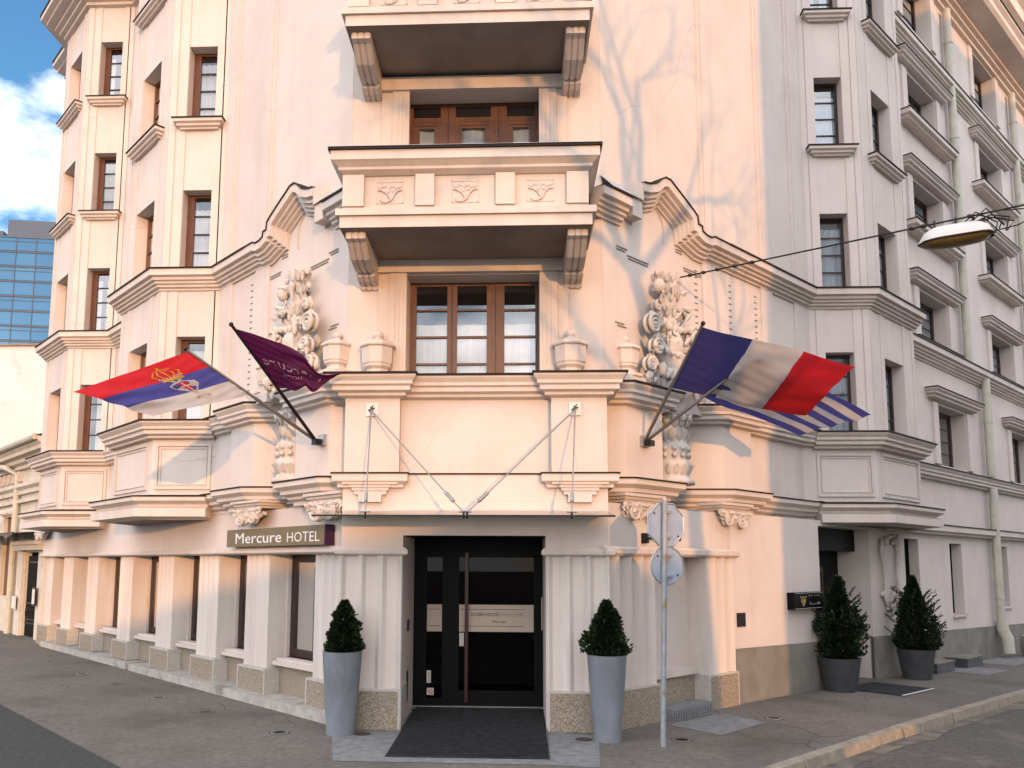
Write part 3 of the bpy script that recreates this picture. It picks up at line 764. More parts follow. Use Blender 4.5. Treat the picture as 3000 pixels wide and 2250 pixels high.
    for z, k, r in ((3.50, 12, .262), (3.60, 12, .258)):
        for i in range(k):
            a = 2 * pi * i / k; m.blob((c[0] + r * cos(a), c[1] + r * sin(a), z), .04, C_, 6, (1, 1, .9))
    for zz_, rr_, cn, L_ in ((3.22, .25, 16, .16), (3.70, .225, 14, .22), (3.92, .24, 14, .18)):
        for i in range(cn):
            a = 2 * pi * i / cn + zz_; leaf(m, (c[0] + rr_ * cos(a), c[1] + rr_ * sin(a), zz_), (cos(a) * .15, sin(a) * .15, 1), (cos(a), sin(a), .1), L_, .055, C_)
    for i in range(12):
        a = 2 * pi * i / 12; m.blob((c[0] + .28 * cos(a), c[1] + .28 * sin(a), 4.05), .05, C_, 6, (1, 1, 1.3))
    for k in (-1, 1):
        volute(m, fr(t + .26 * k - .02, n - .1, 4.02), eu, .085, 1.5, .03, C_, k); volute(m, fr(t + .30 * k, n - .02, 3.20), eu, .085, 1.5, .03, C_, -k)
    for i in range(8): m.blob(fr(t + random.uniform(-.45, .45), n - .02, 3.14), .05, C_, 6, (1, 1, .8), .2)
    part(m, 'niche_column', smooth=True)
trophy(FL, (-q, q), (-q, -q), 3.05, NL)
trophy(FR, (q, q), (q, -q), 2.50, NR - .04)

# scroll consoles under the piers
def console(fr, eu, t, n, z=2.76):
    m = MB(); C_ = M['carved']
    z = z + .06
    for k, (hw, dn, z0, z1) in enumerate(((.46, .17, z, z + .04), (.42, .13, z - .04, z), (.38, .10, z - .08, z - .04))):
        m.box(fr, t - hw, t + hw, n - .3, n + dn, z0, z1, M['trim'])
    for i in range(15): m.blob(fr(t - .42 + i * .06, n + .10 + random.random() * .03, z - .095 - random.random() * .03), .04, C_, 6, (1, 1, .9), .2)
    for i in range(22): m.blob(fr(t + random.uniform(-.38, .38), n + random.uniform(.0, .12), z - random.uniform(.10, .24)), random.uniform(.025, .05), C_, 6, (1, 1, .8), .25)
    for i in range(9): m.blob(fr(t - .25 + i * .065, n + .02, z - .17 - .04 * sin(i / 8 * pi)), .05, C_, 6, (1, 1, 1), .2)
    for d in (-.16, .16):
        for e in (.03, .09): volute(m, fr(t + d * 1.15, n + e + .03, z - .21), eu, .125, 1.9, .030, C_, 1 if d < 0 else -1)
        m.tube([fr(t + d, n + .05, z - .12), fr(t + d * .4, n + .08, z - .23), fr(t, n + .02, z - .30)], [.05, .05, .03], C_, 7)
    on = FL if False else None
    ou = Vector(fr(0, 1, 0)) - Vector(fr(0, 0, 0))
    for i in range(13):
        f = i / 6 - 1; leaf(m, fr(t + f * .40, n + .10, z - .09), (eu[0] * f * .4, eu[1] * f * .4, -1), ou, random.uniform(.10, .15), .04, C_)
    for i in range(16):
        f = random.uniform(-1, 1); leaf(m, fr(t + f * .3, n + .06, z - .16), (eu[0] * f, eu[1] * f, -.7), ou, random.uniform(.1, .18), .045, C_)
    part(m, 'console', smooth=True, angle=50)
for fr, eu, t, n in ((FL, (-q, q), 4.22, 1.50), (FL, (-q, q), 2.08, 1.46), (FR, (q, q), 1.66, .66), (FR, (q, q), 3.95, .70), (FL, (-q, q), 15.7, 1.45)): console(fr, eu, t, n)

# ---- ground floor
def fluted(mb, fr, u0, u1, n, z0, z1, k, d=.035, side=.25, mat=None):
    mat = mat or M['fluted']; pts = [(u0, n - side)]
    w_ = (u1 - u0) / k; ed = .018
    for i in range(k):
        a = u0 + i * w_
        pts += [(a, n), (a + ed, n)]
        for j in range(1, 6): f = j / 6; pts.append((a + ed + (w_ - 2 * ed) * f, n - d * sin(pi * f)))
        pts += [(a + w_ - ed, n)]
    pts += [(u1, n), (u1, n - side)]
    vs = [fr(a, c, z0) for a, c in pts] + [fr(a, c, z1) for a, c in pts]; m_ = len(pts)
    mb.add(vs, [(i, i + 1, m_ + i + 1, m_ + i) for i in range(m_ - 1)] + [tuple(range(m_, 2 * m_))], mat)
def plinthblock(mb, fr, u0, u1, n, z0, z1, side=.3):
    mb.box(fr, u0, u1, n - side, n, z0, z1, M['granite'])
    for a, c, e, f in ((u0, u1, z1 - .022, z1 + .004), (u0, u0 + .02, z0, z1 - .022), (u1 - .02, u1, z0, z1 - .022)):
        mb.box(fr, a - .002, c + .002, n - side, n + .003, e, f, M['joint'])

# corner front
b = MB()
wall(b, FC, -2.25, 1.18, -.35, 2.72, -.0, [(-1.45, .38, -.35, 2.275, 1.3)], depth=.5)
b.quad(FC(-1.449, -.03, 2.272), FC(.379, -.03, 2.272), FC(.379, -1.3, 2.272), FC(-1.449, -1.3, 2.272), M['black'])  # black sheet below the recess ceiling, standing for its deep shade
b.quad(FC(1.18, 0, -.3), FC(1.18, -.5, -.3), FC(1.18, -.5, 2.9), FC(1.18, 0, 2.9), M['plaster'])
b.quad(FC(-2.25, 0, -.3), FC(-2.25, -.5, -.3), FC(-2.25, -.5, 3.0), FC(-2.25, 0, 3.0), M['plaster'])
b.quad(FC(-2.25, .002, 2.72), FC(1.18, .002, 2.72), FC(1.18, .0, 3.1), FC(-2.25, .0, 3.1), M['plaster'])
part(b, 'entrance_wall')
p = MB()
fluted(p, FC, -2.25, -1.455, .04, .34, 2.02, 3, .065, .10); fluted(p, FC, .40, 1.18, .04, .34, 2.02, 3, .065, .10)
parts(p, 'fluted_pilaster')
p = MB()
plinthblock(p, FC, -2.27, -1.455, .06, -.35, .34, .1); plinthblock(p, FC, .40, 1.20, .06, -.35, .34, .1)
parts(p, 'plinth_block')
p = MB()
SP = [(0, .10), (.035, .10), (.05, .085), (.075, .06), (.075, .02), (.05, .0), (0, -.005)]
p.sweep([(-2.25, .3), (-2.25, 0), (-1.455, 0), (-1.455, .02)], SP, M['trim'], 2.02); p.sweep([(.40, .02), (.40, 0), (1.18, 0), (1.18, .3)], SP, M['trim'], 2.02)
p.box(FC, -1.452, -1.440, -.55, .052, -.2, .36, M['joint'])
parts(p, 'string_course')

# left wing ground floor
PIL = [(15.2, 16.0), (13.56, 14.32), (11.79, 12.5), (9.67, 10.40), (7.59, 8.32), (5.70, 6.48), (3.96, 4.70), (1.85, 2.64)]
b = MB()
wall(b, FL, 1.6, 16.1, 2.05, 2.72, 1.36)
b.quad(FL(1.6, 1.36, 2.05), FL(16.1, 1.36, 2.05), FL(16.1, .8, 2.05), FL(1.6, .8, 2.05), M['plaster'])
ops = [(PIL[i + 1][1] + .04, PIL[i][0] - .04, .50, 2.045, .08) for i in range(len(PIL) - 1)]
wall(b, FL, 1.6, 16.1, -.3, 2.05, 1.03, ops)
b.box(FL, 1.6, 9.0, .9, 1.56, -.3, -.02, M['step']); b.box(FL, 9.25, 15.2, .9, 1.54, -.3, -.03, M['step'])
part(b, 'ground_floor_wall')
for i, (a, c) in enumerate(PIL):
    p = MB(); fluted(p, FL, a, c, 1.33, .33, 2.05, 4 if i else 3, .045, .42); parts(p, 'fluted_pilaster')
    p = MB(); plinthblock(p, FL, a - .08, c + .06, 1.40, -.3 if i == 0 else -.02, .34, .5); parts(p, 'plinth_block')
for i in range(len(PIL) - 1):
    a, c = PIL[i + 1][1], PIL[i][0]
    p = MB()
    p.box(FL, a, c, .9, 1.16, -.02, .40, M['granite'])
    p.box(FL, a + .02, c - .02, .9, 1.25, .40, .46, M['trim']); p.box(FL, a + .02, c - .02, .9, 1.19, .46, .50, M['trim'])
    parts(p, 'sill')
    window(FL, a + .04, c - .04, .50, 2.045, .97, 1 if i > 3 else 2, 1, 'wooddk', fw=.12, curtain='curtain_yellow' if i > 3 else None, ctop=.03, room=.8)
p = MB()
p.sweep([xy(FL, 16.1, 1.36), xy(FL, 1.62, 1.36)], [(0, .09), (.06, .09), (.085, .06), (.085, .02), (.05, 0), (0, -.01)], M['trim'], 2.05)
parts(p, 'string_course')
p = MB()
p.box(FL, 7.02, 7.32, 1.09, 1.13, -.02, .33, M['whitewall']); p.box(FL, 7.04, 7.30, 1.13, 1.136, .0, .31, M['slab'])
part(p, 'utility_hatch')
b = MB()   # wall base string between the bays
b.sweep([xy(FL, 15.9, NL), xy(FL, 14.6, NL)], WBASE, M['trim'], 3.06)
b.sweep([xy(FL, 11.3, NL), xy(FL, 9.46, NL)], WBASE, M['trim'], 3.06); b.sweep([xy(FL, 11.3, NL), xy(FL, 9.46, NL)], PAR, M['trim'], 4.34)
b.sweep([xy(FL, 15.9, NL), xy(FL, 14.6, NL)], PAR, M['trim'], 4.34)
parts(b, 'string_course')

# right wing ground floor, first part
NG = .813
b = MB()
wall(b, FR, .80, 1.86, -.35, 2.72, NG - .10); wall(b, FR, 3.08, 3.86, -.35, 2.72, NG - .10)
wall(b, FR, 1.86, 3.08, -.35, 2.72, .50)
wall(b, FR, 1.86, 3.08, 2.06, 2.72, NG - .10)
b.quad(FR(3.08, .5, -.3), FR(3.08, NG - .1, -.3), FR(3.08, NG - .1, 2.06), FR(3.08, .5, 2.06), M['plaster'])
b.quad(FR(1.86, .5, 2.06), FR(1.86, NG - .1, 2.06), FR(3.08, NG - .1, 2.06), FR(3.08, .5, 2.06), M['plaster'])
gops = [(6.82, 8.95, -.6, 2.62, .70), (10.72, 11.5, .22, 2.5, .20), (13.4, 14.2, .82, 2.45, .22), (16.95, 17.75, .90, 2.45, .22), (20.3, 21.1, .9, 2.45, .22)]
wall(b, FR, 3.86, 30, -.9, 2.72, NG - .06, gops)
for o in gops[1:]:
    b.quad(FR(o[0], NG - .06 - o[4], o[2]), FR(o[1], NG - .06 - o[4], o[2]), FR(o[1], NG - .06 - o[4], o[3]), FR(o[0], NG - .06 - o[4], o[3]), M['dark'])
    b.box(FR, o[0] - .03, o[1] + .05, NG - .1, NG - .0, o[2] - .06, o[2], M['trim'])
wall(b, FR, 4.72, 7.16, 2.72, 3.1, .47)
b.quad(FR(3.86, NG - .12, -.4), FR(3.86, NG - .05, -.4), FR(3.86, NG - .05, 2.72), FR(3.86, NG - .12, 2.72), M['plaster'])
b.quad(FR(.6, .3, 2.722), FR(7.2, .3, 2.722), FR(7.2, NG - .06, 2.722), FR(.6, NG - .1, 2.722), M['plaster'])
b.quad(FR(3.86, NG - .3, 2.72), FR(3.86, NG - .06, 2.72), FR(3.86, NG - .06, 2.80), FR(3.86, NG - .3, 2.80), M['plaster'])
part(b, 'ground_floor_wall')
p = MB(); fluted(p, FR, .80, 1.84, NG, .34, 2.03, 4, .06, .3); fluted(p, FR, 3.10, 3.84, NG, .34, 2.03, 3, .06, .3); parts(p, 'fluted_pilaster')
p = MB(); plinthblock(p, FR, .84, 1.90, NG + .02, -.35, .34, .3); plinthblock(p, FR, 3.08, 3.88, NG + .02, -.35, .34, .3); plinthblock(p, FR, 1.90, 3.08, .60, -.35, .36, .2)
p.box(FR, 1.88, 3.10, .45, .66, .36, .47, M['trim']); p.box(FR, 1.9, 3.08, .5, .78, -.35, -.03, M['step']); parts(p, 'plinth_block')
p = MB(); p.sweep([xy(FR, .72, NG - .05), xy(FR, 3.9, NG - .05), xy(FR, 3.9, NG - .3)], [(0, .12), (.07, .12), (.09, .09), (.09, .03), (.06, 0), (0, -.01)], M['trim'], 2.03); parts(p, 'string_course')
# grey plinth on the sloping street
p = MB()
gz = lambda t: -.15 - .0145 * max(0, min(t, 60) - 3.9)
def plinthrun(t0, t1):
    n = NG - .02; k = max(1, int((t1 - t0) / 1.5))
    for i in range(k):
        a, c = t0 + (t1 - t0) * i / k, t0 + (t1 - t0) * (i + 1) / k
        za, zc = .66 - .018 * (a - 3.9), .66 - .018 * (c - 3.9)
        p.quad(FR(a, n, -1), FR(c, n, -1), FR(c, n, zc), FR(a, n, za), M['plinth'])
        p.quad(FR(a, n, za), FR(c, n, zc), FR(c, n - .06, zc), FR(a, n - .06, za), M['plinth'])
    p.quad(FR(t1, n, -1), FR(t1, n - .1, -1), FR(t1, n - .1, .66 - .018 * (t1 - 3.9)), FR(t1, n, .66 - .018 * (t1 - 3.9)), M['plinth'])
    p.quad(FR(t0, n, -1), FR(t0, n - .1, -1), FR(t0, n - .1, .66 - .018 * (t0 - 3.9)), FR(t0, n, .66 - .018 * (t0 - 3.9)), M['plinth'])
plinthrun(3.89, 6.82); plinthrun(8.95, 30); parts(p, 'plinth')
# side entrance under the right bay
d = MB(); n0 = NG - .06 - .62
d.box(FR, 6.83, 8.94, n0 - .1, n0, -.35, 2.61, M['black']); d.box(FR, 6.83, 8.94, n0, n0 + .35, 2.2, 2.615, M['black'])
d.box(FR, 6.95, 7.5, n0, n0 + .04, -.25, 1.9, M['wooddk']); d.box(FR, 7.6, 8.2, n0, n0 + .04, -.25, 1.9, M['wooddk'])
d.box(FR, 7.02, 7.42, n0 + .04, n0 + .045, -.05, 1.8, M['doorglass']); d.box(FR, 7.66, 8.14, n0 + .04, n0 + .045, -.05, 1.8, M['doorglass'])
d.box(FR, 7.06, 7.14, n0 + .02, n0 + .035, -.05, 1.75, M['gold'])  # gold strip standing for a yellow reflection in the door
part(d, 'side_door')
# stucco bracket beside it
m = MB(); C_ = M['carved']
for s_ in (-1, 1):
    m.tube([FR(9.8 + .34 * s_, NG - .02, 2.45), FR(9.8 + .42 * s_, NG, 2.2), FR(9.8 + .34 * s_, NG, 1.95), FR(9.8 + .3 * s_, NG, 1.55), FR(9.8 + .36 * s_, NG, 1.35), FR(9.8 + .1 * s_, NG, 1.02)], [.05, .045, .035, .03, .05, .04], C_, 7)
for i in range(30): m.blob(FR(9.8 + random.uniform(-.42, .42) * (1 - (1.38 - (zz := 1.38 - random.random() * .40)) * 2.0), NG - .02, zz), random.uniform(.04, .07), C_, 6, jit=.2)
for i in range(14): m.blob(FR(9.8 + random.uniform(-.42, .42), NG, 2.35 + random.random() * .2), random.uniform(.04, .07), C_, 6, jit=.2)
part(m, 'stucco_bracket', smooth=True)
b = MB()
for a, c, z0, z1 in ((4.0, 4.24, .98, 1.19),): b.box(FR, a, c, NG - .06, NG - .045, z0, z1, M['blackmetal'])
part(b, 'wall_vent')

# right wing, flat part
HOOD = [(0, .02), (.26, .02), (.26, -.05), (.21, -.09), (.21, -.13), (.15, -.16), (.15, -.2), (.08, -.23), (0, -.25)]
SIL2 = [(0, 0), (.30, 0), (.30, -.12), (.22, -.15), (.22, -.19), (.12, -.22), (0, -.23)]
cols_u = [(12.9, 14.85), (18.25, 20.3), (23.6, 25.6)]
cols_l = [(13.1, 15.05), (18.75, 20.75), (24.2, 26.1)]
b = MB()
ops = [(a, c, z0, z1, .36) for a, c in cols_u for z0, z1 in ((7.22, 8.46), (9.95, 11.22), (12.68, 13.98), (15.4, 16.95))]
wall(b, FR, 10.9, 30, 7.0, 17.0, NR, ops)
ops2 = [(a, c, 4.26, 5.68, .36) for a, c in cols_l]
wall(b, FR, 9.6, 30, 2.7, 6.95, NG - .06, ops2)
b.quad(FR(9.6, NG - .06, 2.7), FR(9.6, NR - .3, 2.7), FR(9.6, NR - .3, 6.95), FR(9.6, NG - .06, 6.95), M['plaster'])
part(b, 'wall')
hd = MB(); sl = MB(); sr = MB()
for cols_, n, lv in ((cols_u, NR, ((7.22, 8.46), (9.95, 11.22), (12.68, 13.98), (15.4, 16.95))), (cols_l, NG - .06, ((4.26, 5.68),))):
    for a, c in cols_:
        for i, (z0, z1) in enumerate(lv):
            if a > 23 and z0 > 9: continue
            window(FR, a, c, z0, z1, n - .32, 2, 4, 'wooddk', fw=.10, mull=.14, curtain='curtain_yellow' if z0 < 5 else 'curtain', ctop=.06)
            for x0, x1 in ((a - .32, a - .02), (c + .02, c + .32)):
                sr.box(FR, x0, x1, n - .01, n + .05, z0, z1 + .02, M['plaster'])
            if z0 < 15: ledge(hd, FR, a - .40, c + .40, n, z1 + .30, HOOD)
            if 9 < z0 < 15: ledge(sl, FR, a - .36, c + .36, n, z0, SIL2)
            elif z0 < 8 and z0 > 7: ledge(sl, FR, a - .36, c + .36, n, z0, SILLP)
parts(hd, 'window_hood', .01); parts(sl, 'window_sill', .01); parts(sr, 'window_surround', .01)
b = MB()
p_u = [xy(FR, 10.5, NR), xy(FR, 30, NR)]; p_l = [xy(FR, 9.6, NG - .06), xy(FR, 30, NG - .06)]
CR = [(o, z * 1.1) for o, z in STR]
b.sweep(p_l, CR, M['trim'], 6.95); b.sweep(p_l, ZN(.25), M['zinc'], 6.95)
b.quad(FR(9.6, NG, 6.955), FR(30, NG, 6.955), FR(30, NR - .01, 6.99), FR(9.6, NR - .01, 6.99), M['zinclight'])
b.sweep(p_l, PAR, M['trim'], 4.14); b.sweep(p_l, ZN(.23), M['zinc'], 4.14)
b.sweep(p_l, [(0, 0), (.20, -.02), (.20, -.16), (.12, -.19), (.12, -.23), (0, -.25)], M['trim'], 2.86); b.sweep(p_l, [(-.02, .012), (.22, -.012), (.22, -.036), (.202, -.036)], M['zinc'], 2.86)
b.sweep(p_u, CR, M['trim'], 14.82); b.sweep(p_u, ZN(.25), M['zinc'], 14.82)
parts(b, 'cornice')
b = MB()
BIG = [(0, 0), (.95, 0), (.95, -.12), (.86, -.20), (.86, -.34), (.78, -.42), (.55, -.46), (.30, -.50), (.30, -.58), (.20, -.60), (.20, -.68), (.1, -.70), (.1, -.80), (0, -.82)]
b.sweep(p_u, BIG, M['trim'], 17.8); b.sweep(p_u, ZN(.95, .06), M['zinc'], 17.8)
b.sweep([xy(FR, 8.5, NR + .5), xy(FR, 30, NR + .5)], [(-1.2, 2.6), (.5, 2.6), (.5, 2.3), (.4, 2.2), (.4, 1.5), (.25, 1.4), (.25, 1.0), (.0, .9), (0, 0)], M['trim'], 17.82)
parts(b, 'eave_cornice')
b = MB()
b.poly([(*xy(FR, 8.5, NR + .5), 20), (*xy(FR, 30, NR + .5), 20), (*xy(FR, 30, -8), 20), (*xy(FR, 8.5, -8), 20)], M['zinc'])
b.quad(FR(30, NG, -1), FR(30, -8, -1), FR(30, -8, 20), FR(30, NG, 20), M['plaster'])
b.quad(FR(8.5, NR, 15), FR(8.5, -8, 15), FR(8.5, -8, 20), FR(8.5, NR, 20), M['plaster'])
part(b, 'roof')
# downpipes
for tu, tl in ((15.75, 16.3), (21.6, 22.0)):
    d = MB(); P = M['pipe']
    d.tube([FR(tu, NR + .16, 16.9), FR(tu, NR + .16, 7.0)], .10, P, 12)
    d.tube([FR(tl, NG + .10, 6.75), FR(tl, NG + .10, 4.2)], .10, P, 12)
    d.tube([FR(tl, NG + .10, 3.9), FR(tl, NG + .12, 3.7), FR(tl, NG + .10, 3.5), FR(tl, NG + .10, .55)], .10, P, 12)
    d.tube([FR(tl, NG + .11, .55), FR(tl, NG + .11, .35), FR(tl, NG + .2, .15), FR(tl, NG + .22, -.22)], .14, P, 12)
    for z in (10.6, 13.2, 15.9): d.tube([FR(tu, NR + .16, z), FR(tu, NR + .16, z + .05)], .115, P, 12)
    for z in (5.6, 2.3, 1.1): d.tube([FR(tl, NG + .10, z), FR(tl, NG + .10, z + .05)], .115, P, 12)
    part(d, 'downpipe', smooth=True, angle=40)

# entrance door, 1.2 m back in the recess
FD = lambda u, n, z: (u * 1.064, -(n + .5) + 1.2, 1.9 + (z - 1.9) * 1.064)
door = MB(); K = M['black']; n0 = -.50
door.box(FD, -1.45, -1.19, n0 - .06, n0, -.12, 2.275, K); door.box(FD, -.98, -.76, n0 - .06, n0, -.12, 2.275, K); door.box(FD, .24, .38, n0 - .06, n0, -.12, 2.275, K)
for a, c in ((-1.19, -.98), (-.76, .24)): door.box(FD, a, c, n0 - .06, n0 - .002, -.12, .26 if a > -1 else .16, K); door.box(FD, a, c, n0 - .06, n0 - .002, 2.0, 2.275, K)
dr = part(door, 'entrance_door')
g = MB()
for a, c, z in ((-1.19, -.98, .16), (-.76, .24, .26)): g.quad(FD(a, n0 - .02, z), FD(c, n0 - .02, z), FD(c, n0 - .02, 2.0), FD(a, n0 - .02, 2.0), M['doorglass'])
g.build('pane', dr)
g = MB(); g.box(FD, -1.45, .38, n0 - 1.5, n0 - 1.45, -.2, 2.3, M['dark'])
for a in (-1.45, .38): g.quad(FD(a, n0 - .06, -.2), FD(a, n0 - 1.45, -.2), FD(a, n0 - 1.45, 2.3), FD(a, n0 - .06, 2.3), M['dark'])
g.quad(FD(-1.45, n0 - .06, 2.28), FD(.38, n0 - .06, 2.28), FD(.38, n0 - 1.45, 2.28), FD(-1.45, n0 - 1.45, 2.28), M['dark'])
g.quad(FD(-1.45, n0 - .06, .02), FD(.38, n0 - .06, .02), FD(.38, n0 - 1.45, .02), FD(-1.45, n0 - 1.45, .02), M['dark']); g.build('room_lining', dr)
g = MB(); g.box(FD, -.675, -.63, n0 + .04, n0 + .075, .12, 2.06, M['red']); g.box(FD, -.668, -.637, n0, n0 + .04, .3, .34, K); g.box(FD, -.668, -.637, n0, n0 + .04, 1.85, 1.89, K)
g.build('door_bar', dr)
g = MB(); g.tube([FD(.345, n0 + .05, 1.05), FD(.345, n0 + .05, 1.48)], .014, M['rod'], 10); g.box(FD, .338, .352, n0, n0 + .05, 1.1, 1.12, M['rod']); g.box(FD, .338, .352, n0, n0 + .05, 1.41, 1.43, M['rod']); g.build('handle', dr)
g = MB(); e = n0 - .018
for a, c in ((-1.185, -.985), (-.755, .235)):
    g.quad(FD(a, e, 1.02), FD(c, e, 1.02), FD(c, e, 1.375), FD(a, e, 1.375), M['beige'])
    for z in (1.09, 1.31): g.quad(FD(a + .02, e + .002, z), FD(c - (.12 if a > -1 else .02), e + .002, z), FD(c - (.12 if a > -1 else .02), e + .002, z + .006), FD(a + .02, e + .002, z + .006), M['ink'])
text(g, 'DOBRODOŠLI', FD, -.60, 1.225, e + .003, .062, M['ink'], sx=1.02)
text(g, 'WELCOME', FD, -.185, 1.225, e + .003, .058, M['plinth'], sx=1.02)
text(g, 'Mercure', FD, -.22, 1.135, e + .003, .055, M['ink'], align='CENTER')
g.build('welcome_film', dr)
g = MB()
g.quad(FD(-.75, e + .002, .83), FD(-.69, e + .002, .83), FD(-.69, e + .002, 1.005), FD(-.75, e + .002, 1.005), M['offwhite'])
for i, ch in enumerate('PULL'): text(g, ch, FD, -.72, .965 - i * .042, e + .004, .042, M['redink'], align='CENTER')
g.quad(FD(-1.18, e + .002, .35), FD(-1.125, e + .002, .35), FD(-1.125, e + .002, .51), FD(-1.18, e + .002, .51), M['offwhite'])
for i in range(6): g.quad(FD(-1.165, e + .004, .37 + i * .022), FD(-1.14, e + .004, .37 + i * .022), FD(-1.14, e + .004, .378 + i * .022), FD(-1.165, e + .004, .378 + i * .022), M['ink'])
g.quad(FD(-1.175, e + .002, .195), FD(-1.085, e + .002, .195), FD(-1.085, e + .002, .285), FD(-1.175, e + .002, .285), M['offwhite'])
g.tube([FD(-1.13 + .03 * cos(2 * pi * i / 20), e + .005, .24 + .03 * sin(2 * pi * i / 20)) for i in range(21)], .004, M['redink'], 5, False)
g.tube([FD(-1.151, e + .005, .261), FD(-1.109, e + .005, .219)], .004, M['redink'], 5); g.box(FD, -1.148, -1.112, e + .003, e + .004, .236, .243, M['ink'])
g.build('door_stickers', dr)
g = MB(); g.box(FC, -1.449, -1.435, -.66, -.50, 1.02, 1.17, M['blackmetal']); g.box(FC, -1.449, -1.44, -.62, -.50, .1, .5, M['blackmetal']); parts(g, 'jamb_switch')
# flag brackets
for fr, t, n, z in ((FL, 2.24, 1.50, 3.55), (FR, 1.84, .66, 3.57)):
    g = MB(); g.box(fr, t - .08, t + .08, n, n + .05, z - .03, z + .12, M['steel']); g.box(fr, t - .05, t + .05, n + .05, n + .16, z - .03, z + .05, M['blackmetal']); part(g, 'flag_bracket')

# ------------------------------------------------------------------ signs, canopy, flags
t = thing('hotel_sign', 'long bronze coloured hotel name sign with plum end above the street windows', 'sign', xy(FL, 3.6, 1.36) + (2.2,))
m = MB(); m.box(FL, 2.125, 5.05, 1.38, 1.52, 2.165, 2.435, M['signtan']); m.box(FL, 2.10, 2.126, 1.378, 1.522, 2.163, 2.437, M['signplum'])
m.box(FL, 2.3, 5.0, 1.36, 1.40, 2.20, 2.40, M['blackmetal'])
def place(mb, name, t, **k):
    o = mb.build(name, None, **k); o.parent = t; o.matrix_parent_inverse = Matrix.Translation(-Vector(t.location)); return o
place(m, 'sign_box', t)
m = MB()
# lettering runs towards the corner: mirrored u axis
FLm = lambda u, n, z: FL(-u, n, z)
text(m, 'Mercure', FLm, -4.77, 2.215, 1.5235, .235, M['white'], width=1.48)
text(m, 'Mercure', FLm, -4.760, 2.217, 1.5245, .235, M['white'], width=1.48)
place(m, 'lettering', t); m = MB()
text(m, 'HOTEL', FLm, -3.14, 2.215, 1.5235, .20, M['white'], width=.90)
place(m, 'lettering', t)

t = thing('restaurant_sign', 'small black box sign with gold emblem beside the side entrance', 'sign', xy(FR, 6.1, .8) + (1.3,))
m = MB(); m.box(FR, 5.6, 6.66, NG - .06, NG + .06, 1.19, 1.47, M['black']); place(m, 'sign_box', t)
m = MB(); e = NG + .062
for z in (1.455, 1.20): m.box(FR, 5.64, 6.62, e, e + .002, z, z + .006, M['offwhite'])
P = lambda a, z: FR(5.93 + a * 1.6, e + .002, 1.33 + z)
for s_ in (-1, 1):
    m.poly([P(.0, -.10), P(.055 * s_, .0), P(.052 * s_, .05), P(.035 * s_, .0), P(0, -.06)], M['gold']); m.poly([P(.015 * s_, -.04), P(.03 * s_, .06), P(.018 * s_, .06), P(0, -.01)], M['gold'])
    m.poly([P(.03 * s_, .06), P(.075 * s_, .085), P(.06 * s_, .05)], M['gold'])
m.poly([P(-.012, .05), P(.012, .05), P(0, .09)], M['gold'])
for i, x in enumerate((6.12, 6.2, 6.32, 6.41, 6.47)): m.box(FR, x, x + .035, e, e + .003, 1.405, 1.42, M['gold'])
m.box(FR, 6.15, 6.52, e, e + .003, 1.265, 1.27, M['offwhite'])
for x in (6.15, 6.43, 6.48): m.box(FR, x, x + .04, e, e + .003, 1.285, 1.297, M['offwhite'])
place(m, 'emblem', t)

t = thing('glass_canopy', 'flat glass entrance canopy hung from four thin steel rods', 'canopy', (-.58, 0, 2.5))
m = MB()
m.add([FC(-2.42, .03, 2.58), FC(1.16, .03, 2.58), FC(1.16, .92, 2.47), FC(-2.42, .92, 2.47), FC(-2.42, .03, 2.594), FC(1.16, .03, 2.594), FC(1.16, .92, 2.484), FC(-2.42, .92, 2.484)], [(0, 1, 2, 3), (4, 7, 6, 5)], M['canopyglass'])
m.add([FC(-2.42, .92, 2.47), FC(1.16, .92, 2.47), FC(1.16, .922, 2.484), FC(-2.42, .922, 2.484)], [(0, 1, 2, 3)], M['blackmetal'])
m.box(FC, -2.42, 1.16, .905, .925, 2.464, 2.486, M['blackmetal']); place(m, 'glass_sheet', t)
m = MB(); m.box(FC, -2.2, 1.1, .003, .05, 2.57, 2.61, M['trim']); place(m, 'wall_rail', t)
for px, tx in ((-1.885, -1.80), (.765, .66)):
    m = MB(); m.box(FC, px - .078, px + .078, 0.0, .02, 3.835, 4.005, M['white']); m.tube([FC(px, .02, 3.93), FC(px, .07, 3.91)], .02, M['rod'], 8)
    for a in range(6): m.tube([FC(px, .05, 3.93), FC(px + .045 * cos(a), .05, 3.93 + .045 * sin(a * 1.3))], .007, M['blackmetal'], 5)
    place(m, 'wall_plate', t)
    for ex in (tx, -.60 + (-.02 if px < 0 else .02)):
        m = MB(); a = Vector(FC(px, .07, 3.90)); c = Vector(FC(ex, .80, 2.52))
        m.tube([a, c], .009, M['rod'], 8); m.tube([a.lerp(c, .82), a.lerp(c, .90)], .022, M['rod'], 8)
        d = (c.x, c.y); m.tube([FC(ex - .06, .80, 2.53), FC(ex + .06, .80, 2.53)], .012, M['rod'], 6); m.tube([c, c - Vector((0, 0, .07))], .015, M['blackmetal'], 6)
        place(m, 'rod', t)

